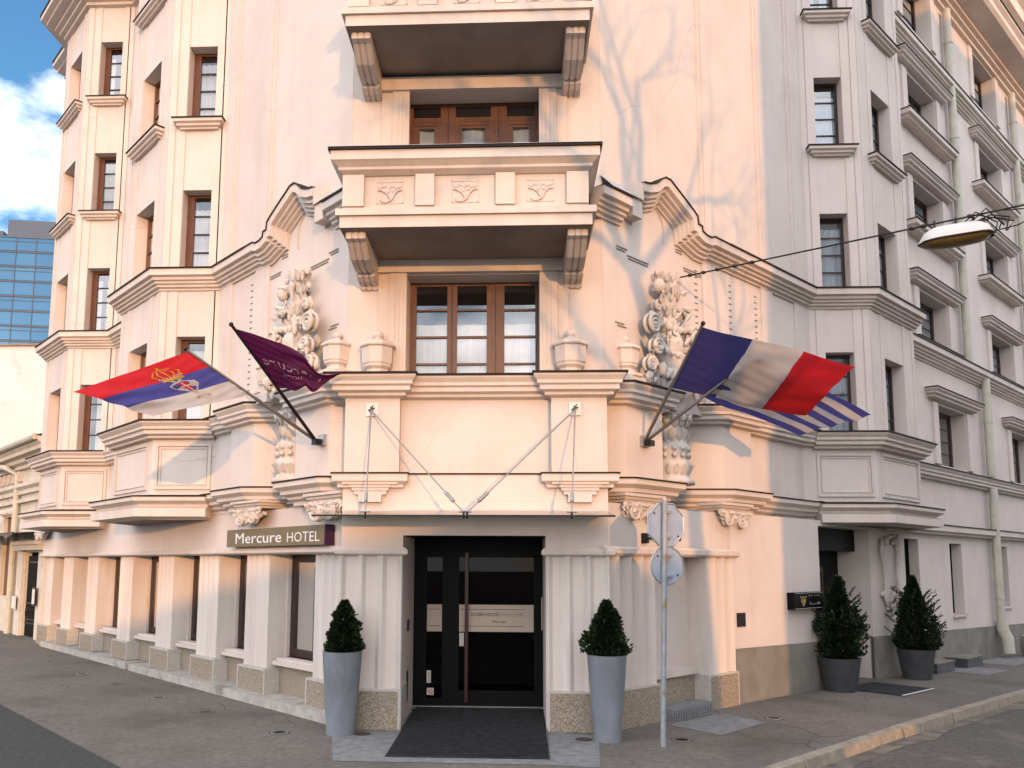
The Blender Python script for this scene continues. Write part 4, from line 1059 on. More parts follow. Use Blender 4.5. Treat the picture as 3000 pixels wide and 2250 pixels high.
def patch(A, B, C_, D, seed, amp=.06, nu=48, nv=36, sag=.0):
    A, B, C_, D = map(Vector, (A, B, C_, D)); nrm = (D - A).cross(B - A).normalized()
    rnd = random.Random(seed); ph = [rnd.uniform(0, 6.28) for _ in range(8)]
    def f(s, t):
        p = A.lerp(D, s).lerp(B.lerp(C_, s), t)
        r = amp * s ** .6 * (sin(7.5 * s + 2.2 * t + ph[0]) * .6 + sin(4.2 * s - 3 * t + ph[1]) * .6 + .25 * sin(15 * s + 5 * t + ph[2]))
        r += .018 * sin(22 * t + 5 * s + ph[3]) * s * (1 - .5 * s)
        r += amp * .35 * sin(30 * (t * .55 + s * .25) + ph[4]) * (.25 + s) * (.5 + .5 * sin(6 * s + ph[5])) + amp * .22 * sin(46 * (t - .35 * s) + ph[6]) * (1 - s) * (.4 + .6 * t)
        return p + nrm * r + Vector((0, 0, -sag * sin(pi * s) * (t)))
    return f, nrm
def flag(name, label, base, tip, hoist_b, C_, D, colour, seed, amp=.06, group='flags over the entrance', extra=None, sag=.0, curl=None):
    t = thing(name, label, 'flag', base, group)
    m = MB(); b = Vector(base); a = Vector(tip); d = (a - b).normalized()
    m.tube([b, b.lerp(a, .5)], .024, M['rod'] if seed != 2 else M['blackmetal'], 10); m.tube([b.lerp(a, .48), a + d * .03], .019, M['rod'] if seed != 2 else M['blackmetal'], 10); m.blob(a + d * .05, .03, M['blackmetal'], 8)
    place(m, 'pole', t, smooth=True, angle=50)
    f, nrm = patch(tip, hoist_b, C_, D, seed, amp, sag=sag)
    NU, NV = 54, 36; m = MB()
    P = [[f(i / NU, j / NV) for j in range(NV + 1)] for i in range(NU + 1)]
    if curl: P = [[curl(p, i / NU, j / NV) for j, p in enumerate(r)] for i, r in enumerate(P)]
    mats = {}
    vs = [p for r in P for p in r]; fs = {}
    for i in range(NU):
        for j in range(NV):
            k = i * (NV + 1) + j
            fs.setdefault(colour((i + .5) / NU, (j + .5) / NV), []).append((k, k + 1, k + NV + 2, k + NV + 1))
    o = len(m.v); m.v += [tuple(v) for v in vs]
    for k, L_ in fs.items():
        mi = m.mi(M[k])
        for q_ in L_: m.f.append(list(q_)); m.m.append(mi)
    c = place(m, 'cloth', t, smooth=True)
    if extra:
        e = MB(); extra(e, f, nrm, curl); x = place(e, 'emblem', t)
    return t
BL = (-2.735, .455, 3.58); BR = (1.77, .835, 3.59)

def serb_arms(e, f, nrm, curl):
    for sd in (1, -1):
        F = lambda x, y, h: tuple(f(.36 + x * .55, .46 + y) + nrm * (.004 + h) * sd)
        def disc(x, y, r, mat, h=0, sx=1., n=12): e.poly([F(x + r * sx * cos(2 * pi * i / n), y + r * sin(2 * pi * i / n), h) for i in range(n)], mat)
        Wt, G, R_ = M['f_white'], M['f_gold'], M['f_red']
        # crown
        e.poly([F(-.17, -.14, 0), F(.17, -.14, 0), F(.18, -.09, 0), F(-.18, -.09, 0)], G)
        for k in range(7):
            x = -.18 + .06 * k; disc(x, -.16, .016, Wt, .002)
        for k in (-2, -1, 0, 1, 2):
            pts = [(k * .075, -.15), (k * .10 + (.02 if k > 0 else -.02 if k < 0 else 0), -.24), (k * .055, -.32), (0, -.34)]
            for (a, b_), (c_, d_) in zip(pts, pts[1:]): e.poly([F(a - .012, b_, .001), F(a + .012, b_, .001), F(c_ + .012, d_, .001), F(c_ - .012, d_, .001)], G)
        disc(0, -.36, .02, G, .002)
        for k in (-.1, 0, .1): disc(k, -.115, .013, R_, .003)
        # double eagle
        for s_ in (-1, 1):
            e.poly([F(.0, -.05, 0), F(.05 * s_, -.08, 0), F(.05 * s_, .0, 0), F(.02 * s_, .22, 0), F(0, .25, 0)], Wt)
            for k in range(5):
                a = .05 + .035 * k
                e.poly([F(a * s_, -.06 + .015 * k, .001), F((a + .035) * s_, -.03 + .01 * k, .001), F((a + .03) * s_, .20 - .03 * k, .001), F(a * s_, .22 - .03 * k, .001)], Wt)
            disc(.06 * s_, -.085, .035, Wt, .002); e.poly([F(.09 * s_, -.10, .003), F(.125 * s_, -.08, .003), F(.09 * s_, -.07, .003)], G)
            e.poly([F(.03 * s_, .22, 0), F(.11 * s_, .33, 0), F(.08 * s_, .36, 0), F(.01 * s_, .26, 0)], G); disc(.11 * s_, .35, .022, G, .002)
        e.poly([F(-.02, .24, 0), F(.02, .24, 0), F(.06, .38, 0), F(0, .42, 0), F(-.06, .38, 0)], Wt)
        e.poly([F(-.075, -.01, .004), F(.075, -.01, .004), F(.075, .10, .004), F(0, .19, .004), F(-.075, .10, .004)], R_)
        e.poly([F(-.012, -.01, .006), F(.012, -.01, .006), F(.012, .17, .006), F(-.012, .17, .006)], Wt); e.poly([F(-.075, .06, .006), F(.075, .06, .006), F(.075, .085, .006), F(-.075, .085, .006)], Wt)
flag('national_flag', 'red blue and white flag with crowned eagle arms flying left of the entrance', BL, (-4.079, -.707, 4.531), (-3.458, -.167, 4.089), (-4.26, -1.22, 3.625), (-4.92, -1.80, 3.78),
     lambda s, t: ('f_red', 'f_blue', 'f_white')[min(2, int(t * 3))], 1, .05, extra=serb_arms)
def plumtext(e, f, nrm, curl):
    for sd in (1, -1):
        m2 = MB()
        text(m2, 'Mercure', lambda u, n, z: (u, n, z), 0, 0, 0, .22, M['f_grey'], sx=1.0)
        m3 = MB(); text(m3, 'HOTEL', lambda u, n, z: (u, n, z), 0, 0, 0, .10, M['f_grey'], sx=1.0)
        w_ = max(v[0] for v in m2.v); w3 = max(v[0] for v in m3.v)
        for mm, x0, ww, y0 in ((m2, .10, w_, .56), (m3, .36, w3, .74)):
            vs = []
            for x, _, z in mm.v:
                s_ = .94 - x0 - x; t_ = y0 - z * 1.15
                vs.append(tuple((curl(f(s_, t_), s_, t_) if curl else f(s_, t_)) + nrm * .004 * sd))
            e.add(vs, [tuple(x) for x in mm.f], M['f_grey'])
def plumcurl(p, s, t):
    k = max(0, s - .62) / .38
    return p + Vector((-.02, .0, -.13)) * sin(k * pi) * (1 - .3 * t)
flag('hotel_flag', 'plum coloured hotel flag with pale lettering seen from behind', BL, (-3.397, -1.059, 4.727), (-3.072, -.303, 4.154), (-2.42, -.50, 4.12), (-2.14, -.45, 4.33), lambda s, t: 'f_plum', 2, .07, extra=plumtext, curl=plumcurl)
flag('national_flag', 'blue white and red tricolour flag flying right of the entrance', BR, (2.277, -.62, 4.82), (1.998, .117, 4.217), (3.90, .53, 3.906), (4.197, -.392, 4.367),
     lambda s, t: 'f_navy' if s < .34 else 'f_white' if s < .67 else 'f_red', 5, .05)
def greek(s, t):
    if t < 5 / 9 and s < .36:
        return 'f_white' if (abs(t - 2.5 / 9) < .06 or abs(s - .18) < .035) else 'f_blue'
    return 'f_blue' if int(t * 9) % 2 == 0 else 'f_white'
flag('national_flag', 'blue and white striped flag hanging below the tricolour', BR, (3.06, -.29, 4.56), (2.447, .229, 4.125), (4.02, 1.16, 3.755), (4.72, .45, 3.92), greek, 4, .045)

# camera on the wall
t = thing('security_camera', 'small dark security camera on a bracket behind the road sign', 'camera', FR(1.80, .72, 2.27))
m = MB(); m.box(FR, 1.68, 1.74, .715, .80, 2.20, 2.34, M['blackmetal']); m.tube([FR(1.71, .78, 2.27), FR(1.80, .95, 2.26), FR(1.93, .98, 2.33)], .018, M['blackmetal'], 8); place(m, 'bracket', t)
m = MB(); m.tube([FR(1.88, .95, 2.30), FR(2.04, 1.10, 2.26)], .035, M['blackmetal'], 10); m.tube([FR(2.0, 1.0, 2.35), FR(1.9, .85, 2.42), FR(1.85, .75, 2.38)], .008, M['cable'], 6); place(m, 'camera_body', t)

# road sign seen from behind
t = thing('road_sign', 'pair of road signs seen from behind on a steel post, octagon above disc', 'road sign', (1.679, -.784, -.16))
m = MB(); top = Vector((1.757, -.784, 2.67)); m.tube([(1.679, -.784, -.17), top], .032, M['postrust'], 14); m.tube([top, top + Vector((.001, 0, .012))], .035, M['steel'], 14); place(m, 'post', t, smooth=True, angle=40)
ang = radians(24)
FS = Fr((1.745, -.745), (cos(ang), sin(ang)), (sin(ang), -cos(ang)))
def plate(name, cx, cz, r, n, ph):
    m = MB(); pts = [(cx + r * cos(ph + 2 * pi * i / n), cz + r * sin(ph + 2 * pi * i / n)) for i in range(n)]
    k = len(pts); a = [FS(x, -.008, z) for x, z in pts]; b = [FS(x, -.028, z) for x, z in pts]
    m.add(a + b, [tuple(range(k)), tuple(range(k, 2 * k))[::-1]], M['signback'])
    rim = [(cx + (x - cx) * 1.0, z) for x, z in pts]
    m.tube([FS(x, -.010, z) for x, z in rim + rim[:1]], .012, M['steel'], 6, False)
    for z in (cz + r * .55, cz - r * .55): m.box(FS, cx - .05, cx + .05, -.008, .05, z - .015, z + .015, M['steel'])
    for x, z in ((cx + r * .62, cz - r * .5), (cx - .6 * r, cz + .5 * r)): m.blob(FS(x, -.003, z), .012, M['blackmetal'], 6)
    place(m, name, t)
plate('octagon_plate', .035, 2.385, .268, 8, pi / 8); plate('disc_plate', .045, 1.905, .222, 36, 0)

# lamp on the span wire
A = Vector((2.40, 1.61, 6.23)); Bc = Vector((9.0, -4.55, 5.65))
t = thing('span_wire', 'thin black span wire stretched over the side street', 'cable', tuple(A))
m = MB(); k = 24
pts = [A.lerp(Bc, i / k) - Vector((0, 0, .0)) for i in range(k + 1)]
m.tube(pts, .011, M['cable'], 6)
for f in (.03, .055, .08, .11, .14, .37, .385, .44): m.blob(A.lerp(Bc, f), .026, M['cable'], 6, (1.6, 1, 1))
m.tube([A, A + Vector((-.10, .10, .06)), A + Vector((-.12, .14, -.35))], .012, M['cable'], 6)
place(m, 'wire', t)
t = thing('street_lamp', 'white street lamp with amber bowl hanging from the span wire', 'street lamp', (5.15, -1.0, 5.99))
ld = Vector((.86, -.35, .02)).normalized(); lu = Vector((0, 0, 1)); ln = ld.cross(lu).normalized()
c0 = Vector((5.19, -1.0, 5.735))
def lp(a, b, c_): return tuple(c0 + ld * a + ln * b + lu * c_)
m = MB(); ns = 12
rings = []
for f in [i / ns for i in range(ns + 1)]:
    a = -.40 + .78 * f; w_ = .16 * min(1, (4 * f * (1 - f)) ** .35 + .25 * f); hgt = .19 * min(1, (4 * f * (1 - f)) ** .5 + .12)
    rings.append([lp(a, w_ * cos(pi * j / 10), hgt * sin(pi * j / 10)) for j in range(11)])
vs = [p for r in rings for p in r]; m.add(vs, [(i * 11 + j, i * 11 + j + 1, (i + 1) * 11 + j + 1, (i + 1) * 11 + j) for i in range(ns) for j in range(10)], M['lampwhite'])
m.tube([rings[i][0] for i in range(ns + 1)], .012, M['blackmetal'], 6); m.tube([rings[i][10] for i in range(ns + 1)], .012, M['blackmetal'], 6)
place(m, 'housing', t, smooth=True, angle=60)
m = MB(); rings = []
for f in [i / ns for i in range(ns + 1)]:
    a = -.39 + .74 * f; w_ = .15 * min(1, (4 * f * (1 - f)) ** .35 + .25 * f); hgt = -.07 * min(1, (4 * f * (1 - f)) ** .5)
    rings.append([lp(a, w_ * cos(pi * j / 10), hgt * sin(pi * j / 10) - .008) for j in range(11)])
m.add([p for r in rings for p in r], [(i * 11 + j, i * 11 + j + 1, (i + 1) * 11 + j + 1, (i + 1) * 11 + j) for i in range(ns) for j in range(10)], M['lamplens']); place(m, 'bowl', t, smooth=True)
m = MB()
for k in range(5):
    r_ = random.Random(k)
    m.tube([lp(.05 + .04 * k, 0, .16), lp(.2 + .05 * k, r_.uniform(-.1, .1), .24 + r_.uniform(-.03, .05)), lp(.42 + .04 * k, r_.uniform(-.1, .1), .16 + r_.uniform(-.06, .08)), lp(.40 + .03 * k, r_.uniform(-.1, .1), .02 + r_.uniform(-.02, .1))], .009, M['cable'], 5)
m.tube([lp(.36, 0, .03), lp(.62, 0, .06), lp(.78, .02, .13), lp(.7, 0, .24), lp(.5, 0, .26)], .008, M['cable'], 5)
place(m, 'loose_wires', t)
for a in (-.22, .0, .18):
    m = MB(); m.tube([lp(a, 0, .17), lp(a, 0, .27)], .013, M['cable'], 6); place(m, 'hanger', t)

# ------------------------------------------------------------------ planters and shrubs
def planter(label, x, y, z, h, r0, r1, mat, group, name='planter', tilt=0):
    t = thing(name, label, 'planter', (x, y, z), group)
    m = MB(); m.lathe((x, y, z), [(r0 * .96, 0), (r0, .02), (r1, h), (r1 + .004, h + .006), (r1 - .022, h + .006), (r1 - .03, h - .08)], M[mat], 40); place(m, 'pot', t, smooth=True, angle=40)
    m = MB(); m.lathe((x, y, z), [(r1 - .03, h - .07), (r1 * .5, h - .05)], M['soil'], 24); place(m, 'soil', t)
    return t
def shrub(label, x, y, z, h, rad, seed, n=5200, loose=0.):
    rnd = random.Random(seed)
    t = thing('conifer_shrub', label, 'shrub', (x, y, z), 'clipped conifers in pots')
    m = MB(); m.tube([(x, y, z - .06), (x, y, z + h * .75)], [.03, .01], M['bark'], 7)
    place(m, 'trunk', t)
    m = MB(); lobes = [(rnd.uniform(0, 6.28), rnd.uniform(.12, .9), rnd.uniform(.6, 1.15)) for _ in range(46)]
    for i in range(n):
        f = rnd.random() ** 1.25
        env = rad * (1.0 - f ** 1.5) ** .85 * min(1, .55 + f * 4.5) if f < 1 else 0
        a = rnd.uniform(0, 2 * pi)
        k = 1.0
        for la, lf, lr in lobes:
            d = abs((a - la + pi) % (2 * pi) - pi)
            if d < .5 and abs(f - lf) < .13: k = max(k, lr * (1.10 + loose * 1.3)) if lr > .9 else min(k, .86)
        rr = env * k * (rnd.random() ** .35)
        p = Vector((x + rr * cos(a), y + rr * sin(a), z + f * h * (1 + .03 * rnd.random())))
        d = Vector((cos(a) * .8, sin(a) * .8, .55 + rnd.uniform(-.4, .5))).normalized()
        s_ = d.cross(Vector((rnd.uniform(-1, 1), rnd.uniform(-1, 1), rnd.uniform(-1, 1)))).normalized()
        L_ = rnd.uniform(.035, .065) * (1 + loose); w_ = L_ * .30
        m.add([p - s_ * w_ * .4, p + d * L_ * .5 - s_ * w_, p + d * L_, p + d * L_ * .5 + s_ * w_], [(0, 1, 2, 3)], M['foliage'])
    if loose:   # a few long sprays sticking out
        for i in range(46):
            f = rnd.uniform(.1, .75); a = rnd.uniform(-1.2, .9) if i % 3 else rnd.uniform(0, 6.28); rr = rad * (1 - f) ** .7
            p = Vector((x + rr * cos(a), y + rr * sin(a), z + f * h)); d = Vector((cos(a), sin(a), .9)).normalized()
            for k in range(26):
                b = p + d * (.012 * k); e_ = (d + Vector((rnd.uniform(-1, 1), rnd.uniform(-1, 1), rnd.uniform(-1, 1))) * .9).normalized(); s_ = e_.cross(d).normalized(); L_ = .05
                m.add([b, b + e_ * L_ * .5 - s_ * .012, b + e_ * L_, b + e_ * L_ * .5 + s_ * .012], [(0, 1, 2, 3)], M['foliage'])
    place(m, 'crown', t)
    return t
planter('tall tapered grey concrete planter left of the entrance ramp', -2.135, -.33, -.155, .99, .175, .242, 'potgrey', 'tall grey planters', 'tall_planter')
planter('tall tapered grey concrete planter beside the road sign post', 1.083, -.50, -.16, 1.0, .160, .235, 'potgrey', 'tall grey planters', 'tall_planter')
shrub('small dark conical conifer in the tall planter left of the entrance', -2.12, -.33, .80, .62, .235, 3)
shrub('small conical conifer with lit green edge in the tall planter by the road sign', 1.085, -.50, .81, .64, .265, 4)
planter('low round dark pot nearest to the side entrance', 5.50, 3.95, -.20, .56, .25, .345, 'potdark', 'low dark pots', 'round_pot')
planter('low round dark pot farther along the side street wall', 7.72, 5.95, -.235, .56, .25, .34, 'potdark', 'low dark pots', 'round_pot')
shrub('loose dark conifer with straggly sprays in the nearer low pot', 5.52, 3.95, .30, 1.38, .30, 11, 8200, .42)
shrub('dense dark pyramid conifer in the farther low pot', 7.72, 5.95, .26, 1.42, .37, 12, 9500, .08)

# ------------------------------------------------------------------ ramp, mats, boxes, lights in the paving
t = thing('entrance_ramp', 'black ribbed rubber ramp leading up to the entrance door', 'ramp', (-.53, -.5, -.15))
m = MB(); a0, a1 = (-1.40, .36), (-1.395, .352)
zz = [(-1.2, -.075), (.0, -.100), (1.50, -.138)]
for i in range(2):
    (na, za), (nb, zb) = zz[i], zz[i + 1]
    m.quad(FC(-1.40, na, za), FC(.37, na, za), FC(.37 if i == 0 else .352, nb, zb), FC(-1.40, nb, zb), M['ramp'])
for i in range(60):
    f = i / 60; n_ = -1.18 + 2.66 * f
    z_ = -.075 - .025 * (n_ + 1.2) / 1.2 if n_ < 0 else -.100 - .038 * n_ / 1.5
    m.box(FC, -1.397, .35, n_, n_ + .018, z_ - .004, z_ + .006, M['ramp'])
m.quad(FC(-1.40, 1.5, -.138), FC(.352, 1.5, -.138), FC(.352, 1.51, -.16), FC(-1.40, 1.51, -.16), M['ramp'])
for x, x2 in ((-1.40, -1.40), (.37, .352)): m.poly([FC(x, -1.2, -.075), FC(x, 0, -.10), FC(x2, 1.5, -.138), FC(x2, 1.5, -.17), FC(x, -1.2, -.17)], M['ramp'])
place(m, 'rubber_sheet', t)
m = MB(); m.box(FC, -1.45, .38, -1.24, -1.165, -.10, -.055, M['rod']); place(m, 'threshold', t)
t = thing('entrance_mat', 'black doormat with pale edge strip in front of the side entrance', 'mat', FR(7.1, 1.5, -.19))
m = MB(); m.quad(FR(6.9, .95, gz(6.9) + .012), FR(8.3, .95, gz(8.3) + .012), FR(8.3, 1.98, gz(8.3) + .012), FR(6.9, 1.98, gz(6.9) + .012), M['ramp']); m.quad(FR(6.9, 1.98, gz(6.9) + .013), FR(8.3, 1.98, gz(8.3) + .013), FR(8.3, 2.03, gz(8.3) + .013), FR(6.9, 2.03, gz(6.9) + .013), M['white'])
place(m, 'mat_sheet', t)
t = thing('cellar_vent', 'low grey vent box with dark grille at the wall foot behind the road sign', 'vent box', FR(2.6, 1.0, -.15))
m = MB(); m.box(FR, 2.02, 3.02, .62, .93, -.16, .0, M['slab']); place(m, 'box', t)
m = MB(); m.box(FR, 2.06, 2.98, .928, .935, -.14, -.015, M['black'])
for i in range(24): m.box(FR, 2.06 + i * .0393, 2.072 + i * .0393, .935, .941, -.145, -.01, M['steel'])
for i in range(5): m.box(FR, 2.06, 2.98, .936, .943, -.14 + i * .029, -.132 + i * .029, M['steel'])
place(m, 'grille', t)
for (x, lb) in ((13.1, 'dark low wall box with pale lid farther along the side street wall'), (11.3, 'dark low wall box half hidden behind the farther low pot')):
    t = thing('wall_box', lb, 'vent box', FR(x, NG + .2, gz(x)), 'low boxes at the side street wall')
    m = MB(); m.box(FR, x - .5, x + .5, NG - .02, NG + .42, gz(x) - .05, gz(x) + .20, M['potdark']); place(m, 'box', t)
    m = MB(); m.box(FR, x - .52, x + .52, NG - .02, NG + .44, gz(x) + .20, gz(x) + .225, M['plinth']); place(m, 'lid', t)
t = thing('steel_keg', 'shiny steel keg standing by the wall at the right edge', 'keg', FR(17.4, 1.2, gz(17)))
m = MB(); c = FR(17.35, 1.25, gz(17.35)); m.lathe(c, [(.2, 0), (.21, .02), (.2, .06), (.235, .1), (.235, .22), (.245, .24), (.235, .26), (.235, .40), (.2, .46), (.21, .5), (.19, .52), (.1, .48)], M['chrome'], 28); place(m, 'barrel', t, smooth=True, angle=35)

gl = None
LG = [(-2.89, -.33), (-4.31, .97), (-5.48, 2.11), (-6.81, 3.46), (-8.06, 4.67), (-9.45, 6.1), (3.50, 1.08), (1.96, -.42)]
LGL = ['round ground light nearest the left tall planter', 'second round ground light along the left street windows', 'third round ground light along the left street windows', 'fourth round ground light along the left street windows', 'fifth round ground light along the left street windows', 'farthest round ground light along the left street windows', 'round ground light in the paving right of the vent box', 'round ground light beside the foot of the road sign post']
for i, ((x, y), lb) in enumerate(zip(LG, LGL)):
    t = thing('ground_light', lb, 'ground light', (x, y, -.15), 'lights set in the pavement')
    m = MB(); m.lathe((x, y, -.155), [(.105, 0), (.105, .010), (.085, .012), (.085, .010)], M['plinth' if i % 2 else 'steel'], 24); m.lathe((x, y, -.156), [(.125, 0), (.125, .0085)], M['asphalt'], 20); place(m, 'ring', t)
    m = MB(); m.lathe((x, y, -.15), [(.084, .0), (.084, .008)], M['doorglass'], 20); m.lathe((x, y, -.15), [(.05, .0), (.03, .005)], M['chrome'], 16); place(m, 'lens', t)
for (x, y), lb in (((-1.86, -.36), 'rusty round cover in the slab left of the ramp'), ((.80, -.49), 'rusty round cover in the slab right of the ramp')):
    t = thing('drain_cover', lb, 'drain cover', (x, y, -.146), 'round covers beside the ramp')
    m = MB(); m.lathe((x, y, -.150), [(.10, 0), (.10, .011), (.09, .008)], M['bark'], 24); place(m, 'cover', t)

# ------------------------------------------------------------------ ground
def G(t, n, dz=0): return FR(t, n, gz(t) + dz)
ts = [-70, -40, -20, -10, -4.3, 0, 3.9, 8, 14, 22, 35, 60]
m = MB(); ns_ = [-70, -30, -10, 0, 3.0]
for i in range(len(ts) - 1):
    for j in range(len(ns_) - 1): m.quad(G(ts[i], ns_[j]), G(ts[i + 1], ns_[j]), G(ts[i + 1], ns_[j + 1]), G(ts[i], ns_[j + 1]), M['pavement'])
tag(m.build('pavement'), kind='structure')
m = MB()
x = -30.; rk = random.Random(5)
while x < 60:
    l = rk.uniform(.85, 1.15); e1 = rk.uniform(-.012, .012)
    for a, c, d, e in ((3.0, 3.14, .004 + e1 * .4, None),):
        p = [G(x + .008, a, d), G(x + l - .008, a, d), G(x + l - .008, c + e1, d), G(x + .008, c + e1, d)]
        m.poly(p, M['kerb']); m.quad(p[3], p[2], G(x + l - .008, c + .02 + e1, -.13), G(x + .008, c + .02 + e1, -.13), M['kerb'])
        for k in (0, 1): m.quad(p[k * 3 if k == 0 else 1], p[3 if k == 0 else 2], G(x + (.008 if k == 0 else l - .008), c + .02, -.13), G(x + (.008 if k == 0 else l - .008), a, -.13), M['kerb'])
    x += l
tag(m.build('kerb'), kind='structure')
m = MB(); nr_ = [3.0, 4, 8, 20, 80]
for i in range(len(ts) - 1):
    for j in range(len(nr_) - 1): m.quad(G(ts[i], nr_[j], -.115), G(ts[i + 1], nr_[j], -.115), G(ts[i + 1], nr_[j + 1], -.115), G(ts[i], nr_[j + 1], -.115), M['road'])
tag(m.build('road'), kind='structure')
m = MB(); x = -20.; rg = random.Random(9); w0 = .4
while x < 40:
    w1_ = min(.9, max(.2, w0 + rg.uniform(-.12, .12))); m.quad(G(x, 3.15, -.111), G(x + .5, 3.15, -.111), G(x + .5, 3.15 + w1_, -.111), G(x, 3.15 + w0, -.111), M['dust']); w0 = w1_; x += .5
tag(m.build('gutter'), kind='structure')
m = MB(); m.quad(G(-60, -60, .004), G(-4.33, -60, .004), G(-4.33, 2.9, .004), G(-60, 2.9, .004), M['asphalt'])  # darker grey sheet laid over the pavement
tag(m.build('dark_ground_sheet'), kind='structure')
m = MB()
m.poly([(x, y, -.1459) for x, y in ((-2.25, -.30), (-1.41, -.05), (-1.41, -1.62), (-1.92, -1.72))], M['slab'])
m.poly([(x, y, -.1457) for x, y in ((.37, -.05), (1.0, -.25), (.86, -1.82), (.37, -1.75))], M['slab'])
m.poly([(x, y, -.1458) for x, y in ((-1.41, -1.52), (.37, -1.52), (.37, -1.75), (-1.92, -1.72))], M['slab'])
m.poly([(x, y, -.1456) for x, y in ((1.98, .50), (2.9, 1.42), (3.30, .76), (2.5, -.12))], M['slab'])
m.poly([G(11.6, .85, .004), G(13.0, .85, .004), G(13.0, 1.9, .004), G(11.6, 1.9, .004)], M['slab']); m.poly([G(14.2, .85, .004), G(16.5, .85, .004), G(16.5, 1.7, .004), G(14.2, 1.7, .004)], M['slab'])
tag(m.build('paving_slabs'), kind='structure')
m = MB(); m.quad((-400, -400, -1.3), (400, -400, -1.3), (400, 400, -1.3), (-400, 400, -1.3), M['road']); tag(m.build('ground'), kind='structure')

# ------------------------------------------------------------------ neighbours
t = thing('old_house', 'low old cream house with carved cornice and iron gate at the left edge', 'building', FL(18, 1.1, -.15))
m = MB(); O = M['oldwall']; n1 = 1.12
wall(m, FL, 16.15, 30, -1, 5.2, n1, [(17.45, 18.75, -.9, 2.2, .16), (20.3, 21.6, .9, 3.3, .12)], O)
m.quad(FL(17.45, n1 - .16, -1), FL(18.75, n1 - .16, -1), FL(18.75, n1 - .16, 2.2), FL(17.45, n1 - .16, 2.2), M['dark'])
m.quad(FL(20.3, n1 - .12, .9), FL(21.6, n1 - .12, .9), FL(21.6, n1 - .12, 3.3), FL(20.3, n1 - .12, 3.3), M['wood'])
m.quad(FL(16.15, n1, -1), FL(16.15, -6, -1), FL(16.15, -6, 5.2), FL(16.15, n1, 5.2), O)
place(m, 'wall', t)
m = MB(); p_ = [xy(FL, 30, n1), xy(FL, 16.2, n1)]
m.sweep(p_, [(0, 0), (.5, 0), (.5, -.12), (.42, -.2), (.42, -.3), (.25, -.34), (.25, -.45), (.12, -.5), (.12, -.6), (0, -.62)], O, 5.25)
m.sweep(p_, [(0, 0), (.2, 0), (.2, -.1), (.1, -.18), (.1, -.3), (0, -.32)], O, 4.2); m.sweep(p_, [(0, 0), (.12, 0), (.12, -.1), (0, -.12)], O, 3.75)
for i in range(18): m.box(FL, 19.6 + i * .55, 19.8 + i * .55, n1, n1 + .14, 4.3, 4.6, M['carved'])
for i in range(12): m.blob(FL(20.3 + i * .12, n1 + .05, 3.45), .1, M['carved'], 6, jit=.2)
place(m, 'cornice', t)
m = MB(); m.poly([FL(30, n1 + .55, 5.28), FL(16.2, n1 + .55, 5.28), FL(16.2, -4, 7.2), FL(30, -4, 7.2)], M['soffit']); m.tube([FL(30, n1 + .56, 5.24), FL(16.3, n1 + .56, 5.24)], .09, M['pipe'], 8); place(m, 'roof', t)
m = MB(); m.tube([FL(24, n1 + .5, 5.1), FL(20.3, n1 + .35, 4.75), FL(19.75, n1 + .12, 4.5), FL(19.75, n1 + .12, -.3)], .085, M['pipe'], 10); place(m, 'downpipe', t)
m = MB(); m.box(FL, 16.6, 19.1, n1, n1 + .25, 2.25, 2.4, O); m.box(FL, 16.55, 19.15, n1, n1 + .32, 2.4, 2.5, O); m.box(FL, 16.6, 17.2, n1, n1 + .06, -.9, 2.25, O); m.box(FL, 18.8, 19.4, n1, n1 + .06, -.9, 2.25, O); m.poly([FL(16.4, n1, 2.75), FL(23, n1, 2.75), FL(23, n1 + .9, 2.68), FL(16.4, n1 + .9, 2.68)], M['blackmetal']); m.box(FL, 16.4, 23, n1 + .88, n1 + .92, 2.62, 2.7, M['blackmetal']); place(m, 'portal', t)
m = MB()
for i in range(11): m.tube([FL(17.5 + i * .12, n1 - .09, -.8), FL(17.5 + i * .12, n1 - .09, 2.1)], .018, M['blackmetal'], 5)
for z in (-.7, .2, .3, .75, 1.9): m.box(FL, 17.45, 18.75, n1 - .11, n1 - .07, z, z + .04, M['blackmetal'])
for i in range(10): m.tube([FL(17.56 + i * .12 + .05 * cos(a), n1 - .07, .5 + .14 * sin(a)) for a in [k * .7 for k in range(10)]], .012, M['blackmetal'], 5)
place(m, 'gate', t)
m = MB(); m.box(FL, 16.95, 17.25, n1 + .12, n1 + .15, .75, 1.25, M['blackmetal']); m.box(FL, 16.98, 17.22, n1 + .15, n1 + .155, .80, 1.20, M['offwhite']); place(m, 'notice_frame', t)
m = MB(); m.box(FL, 19.0, 19.25, n1 + .12, n1 + .17, .6, .95, M['white']); place(m, 'letterbox', t)

t = thing('rendered_house', 'blank white rendered gable wall behind the old house', 'building', (-22, 24, 0))
m = MB(); m.box(Fr((0, 0), (1, 0), (0, 1)), -40, -18.2, 22, 34, -1, 10.92, M['whitewall']); place(m, 'wall', t)
m = MB(); m.box(Fr((0, 0), (1, 0), (0, 1)), -40.1, -18.1, 21.9, 34.1, 10.92, 11.0, M['soffit']); place(m, 'coping', t)

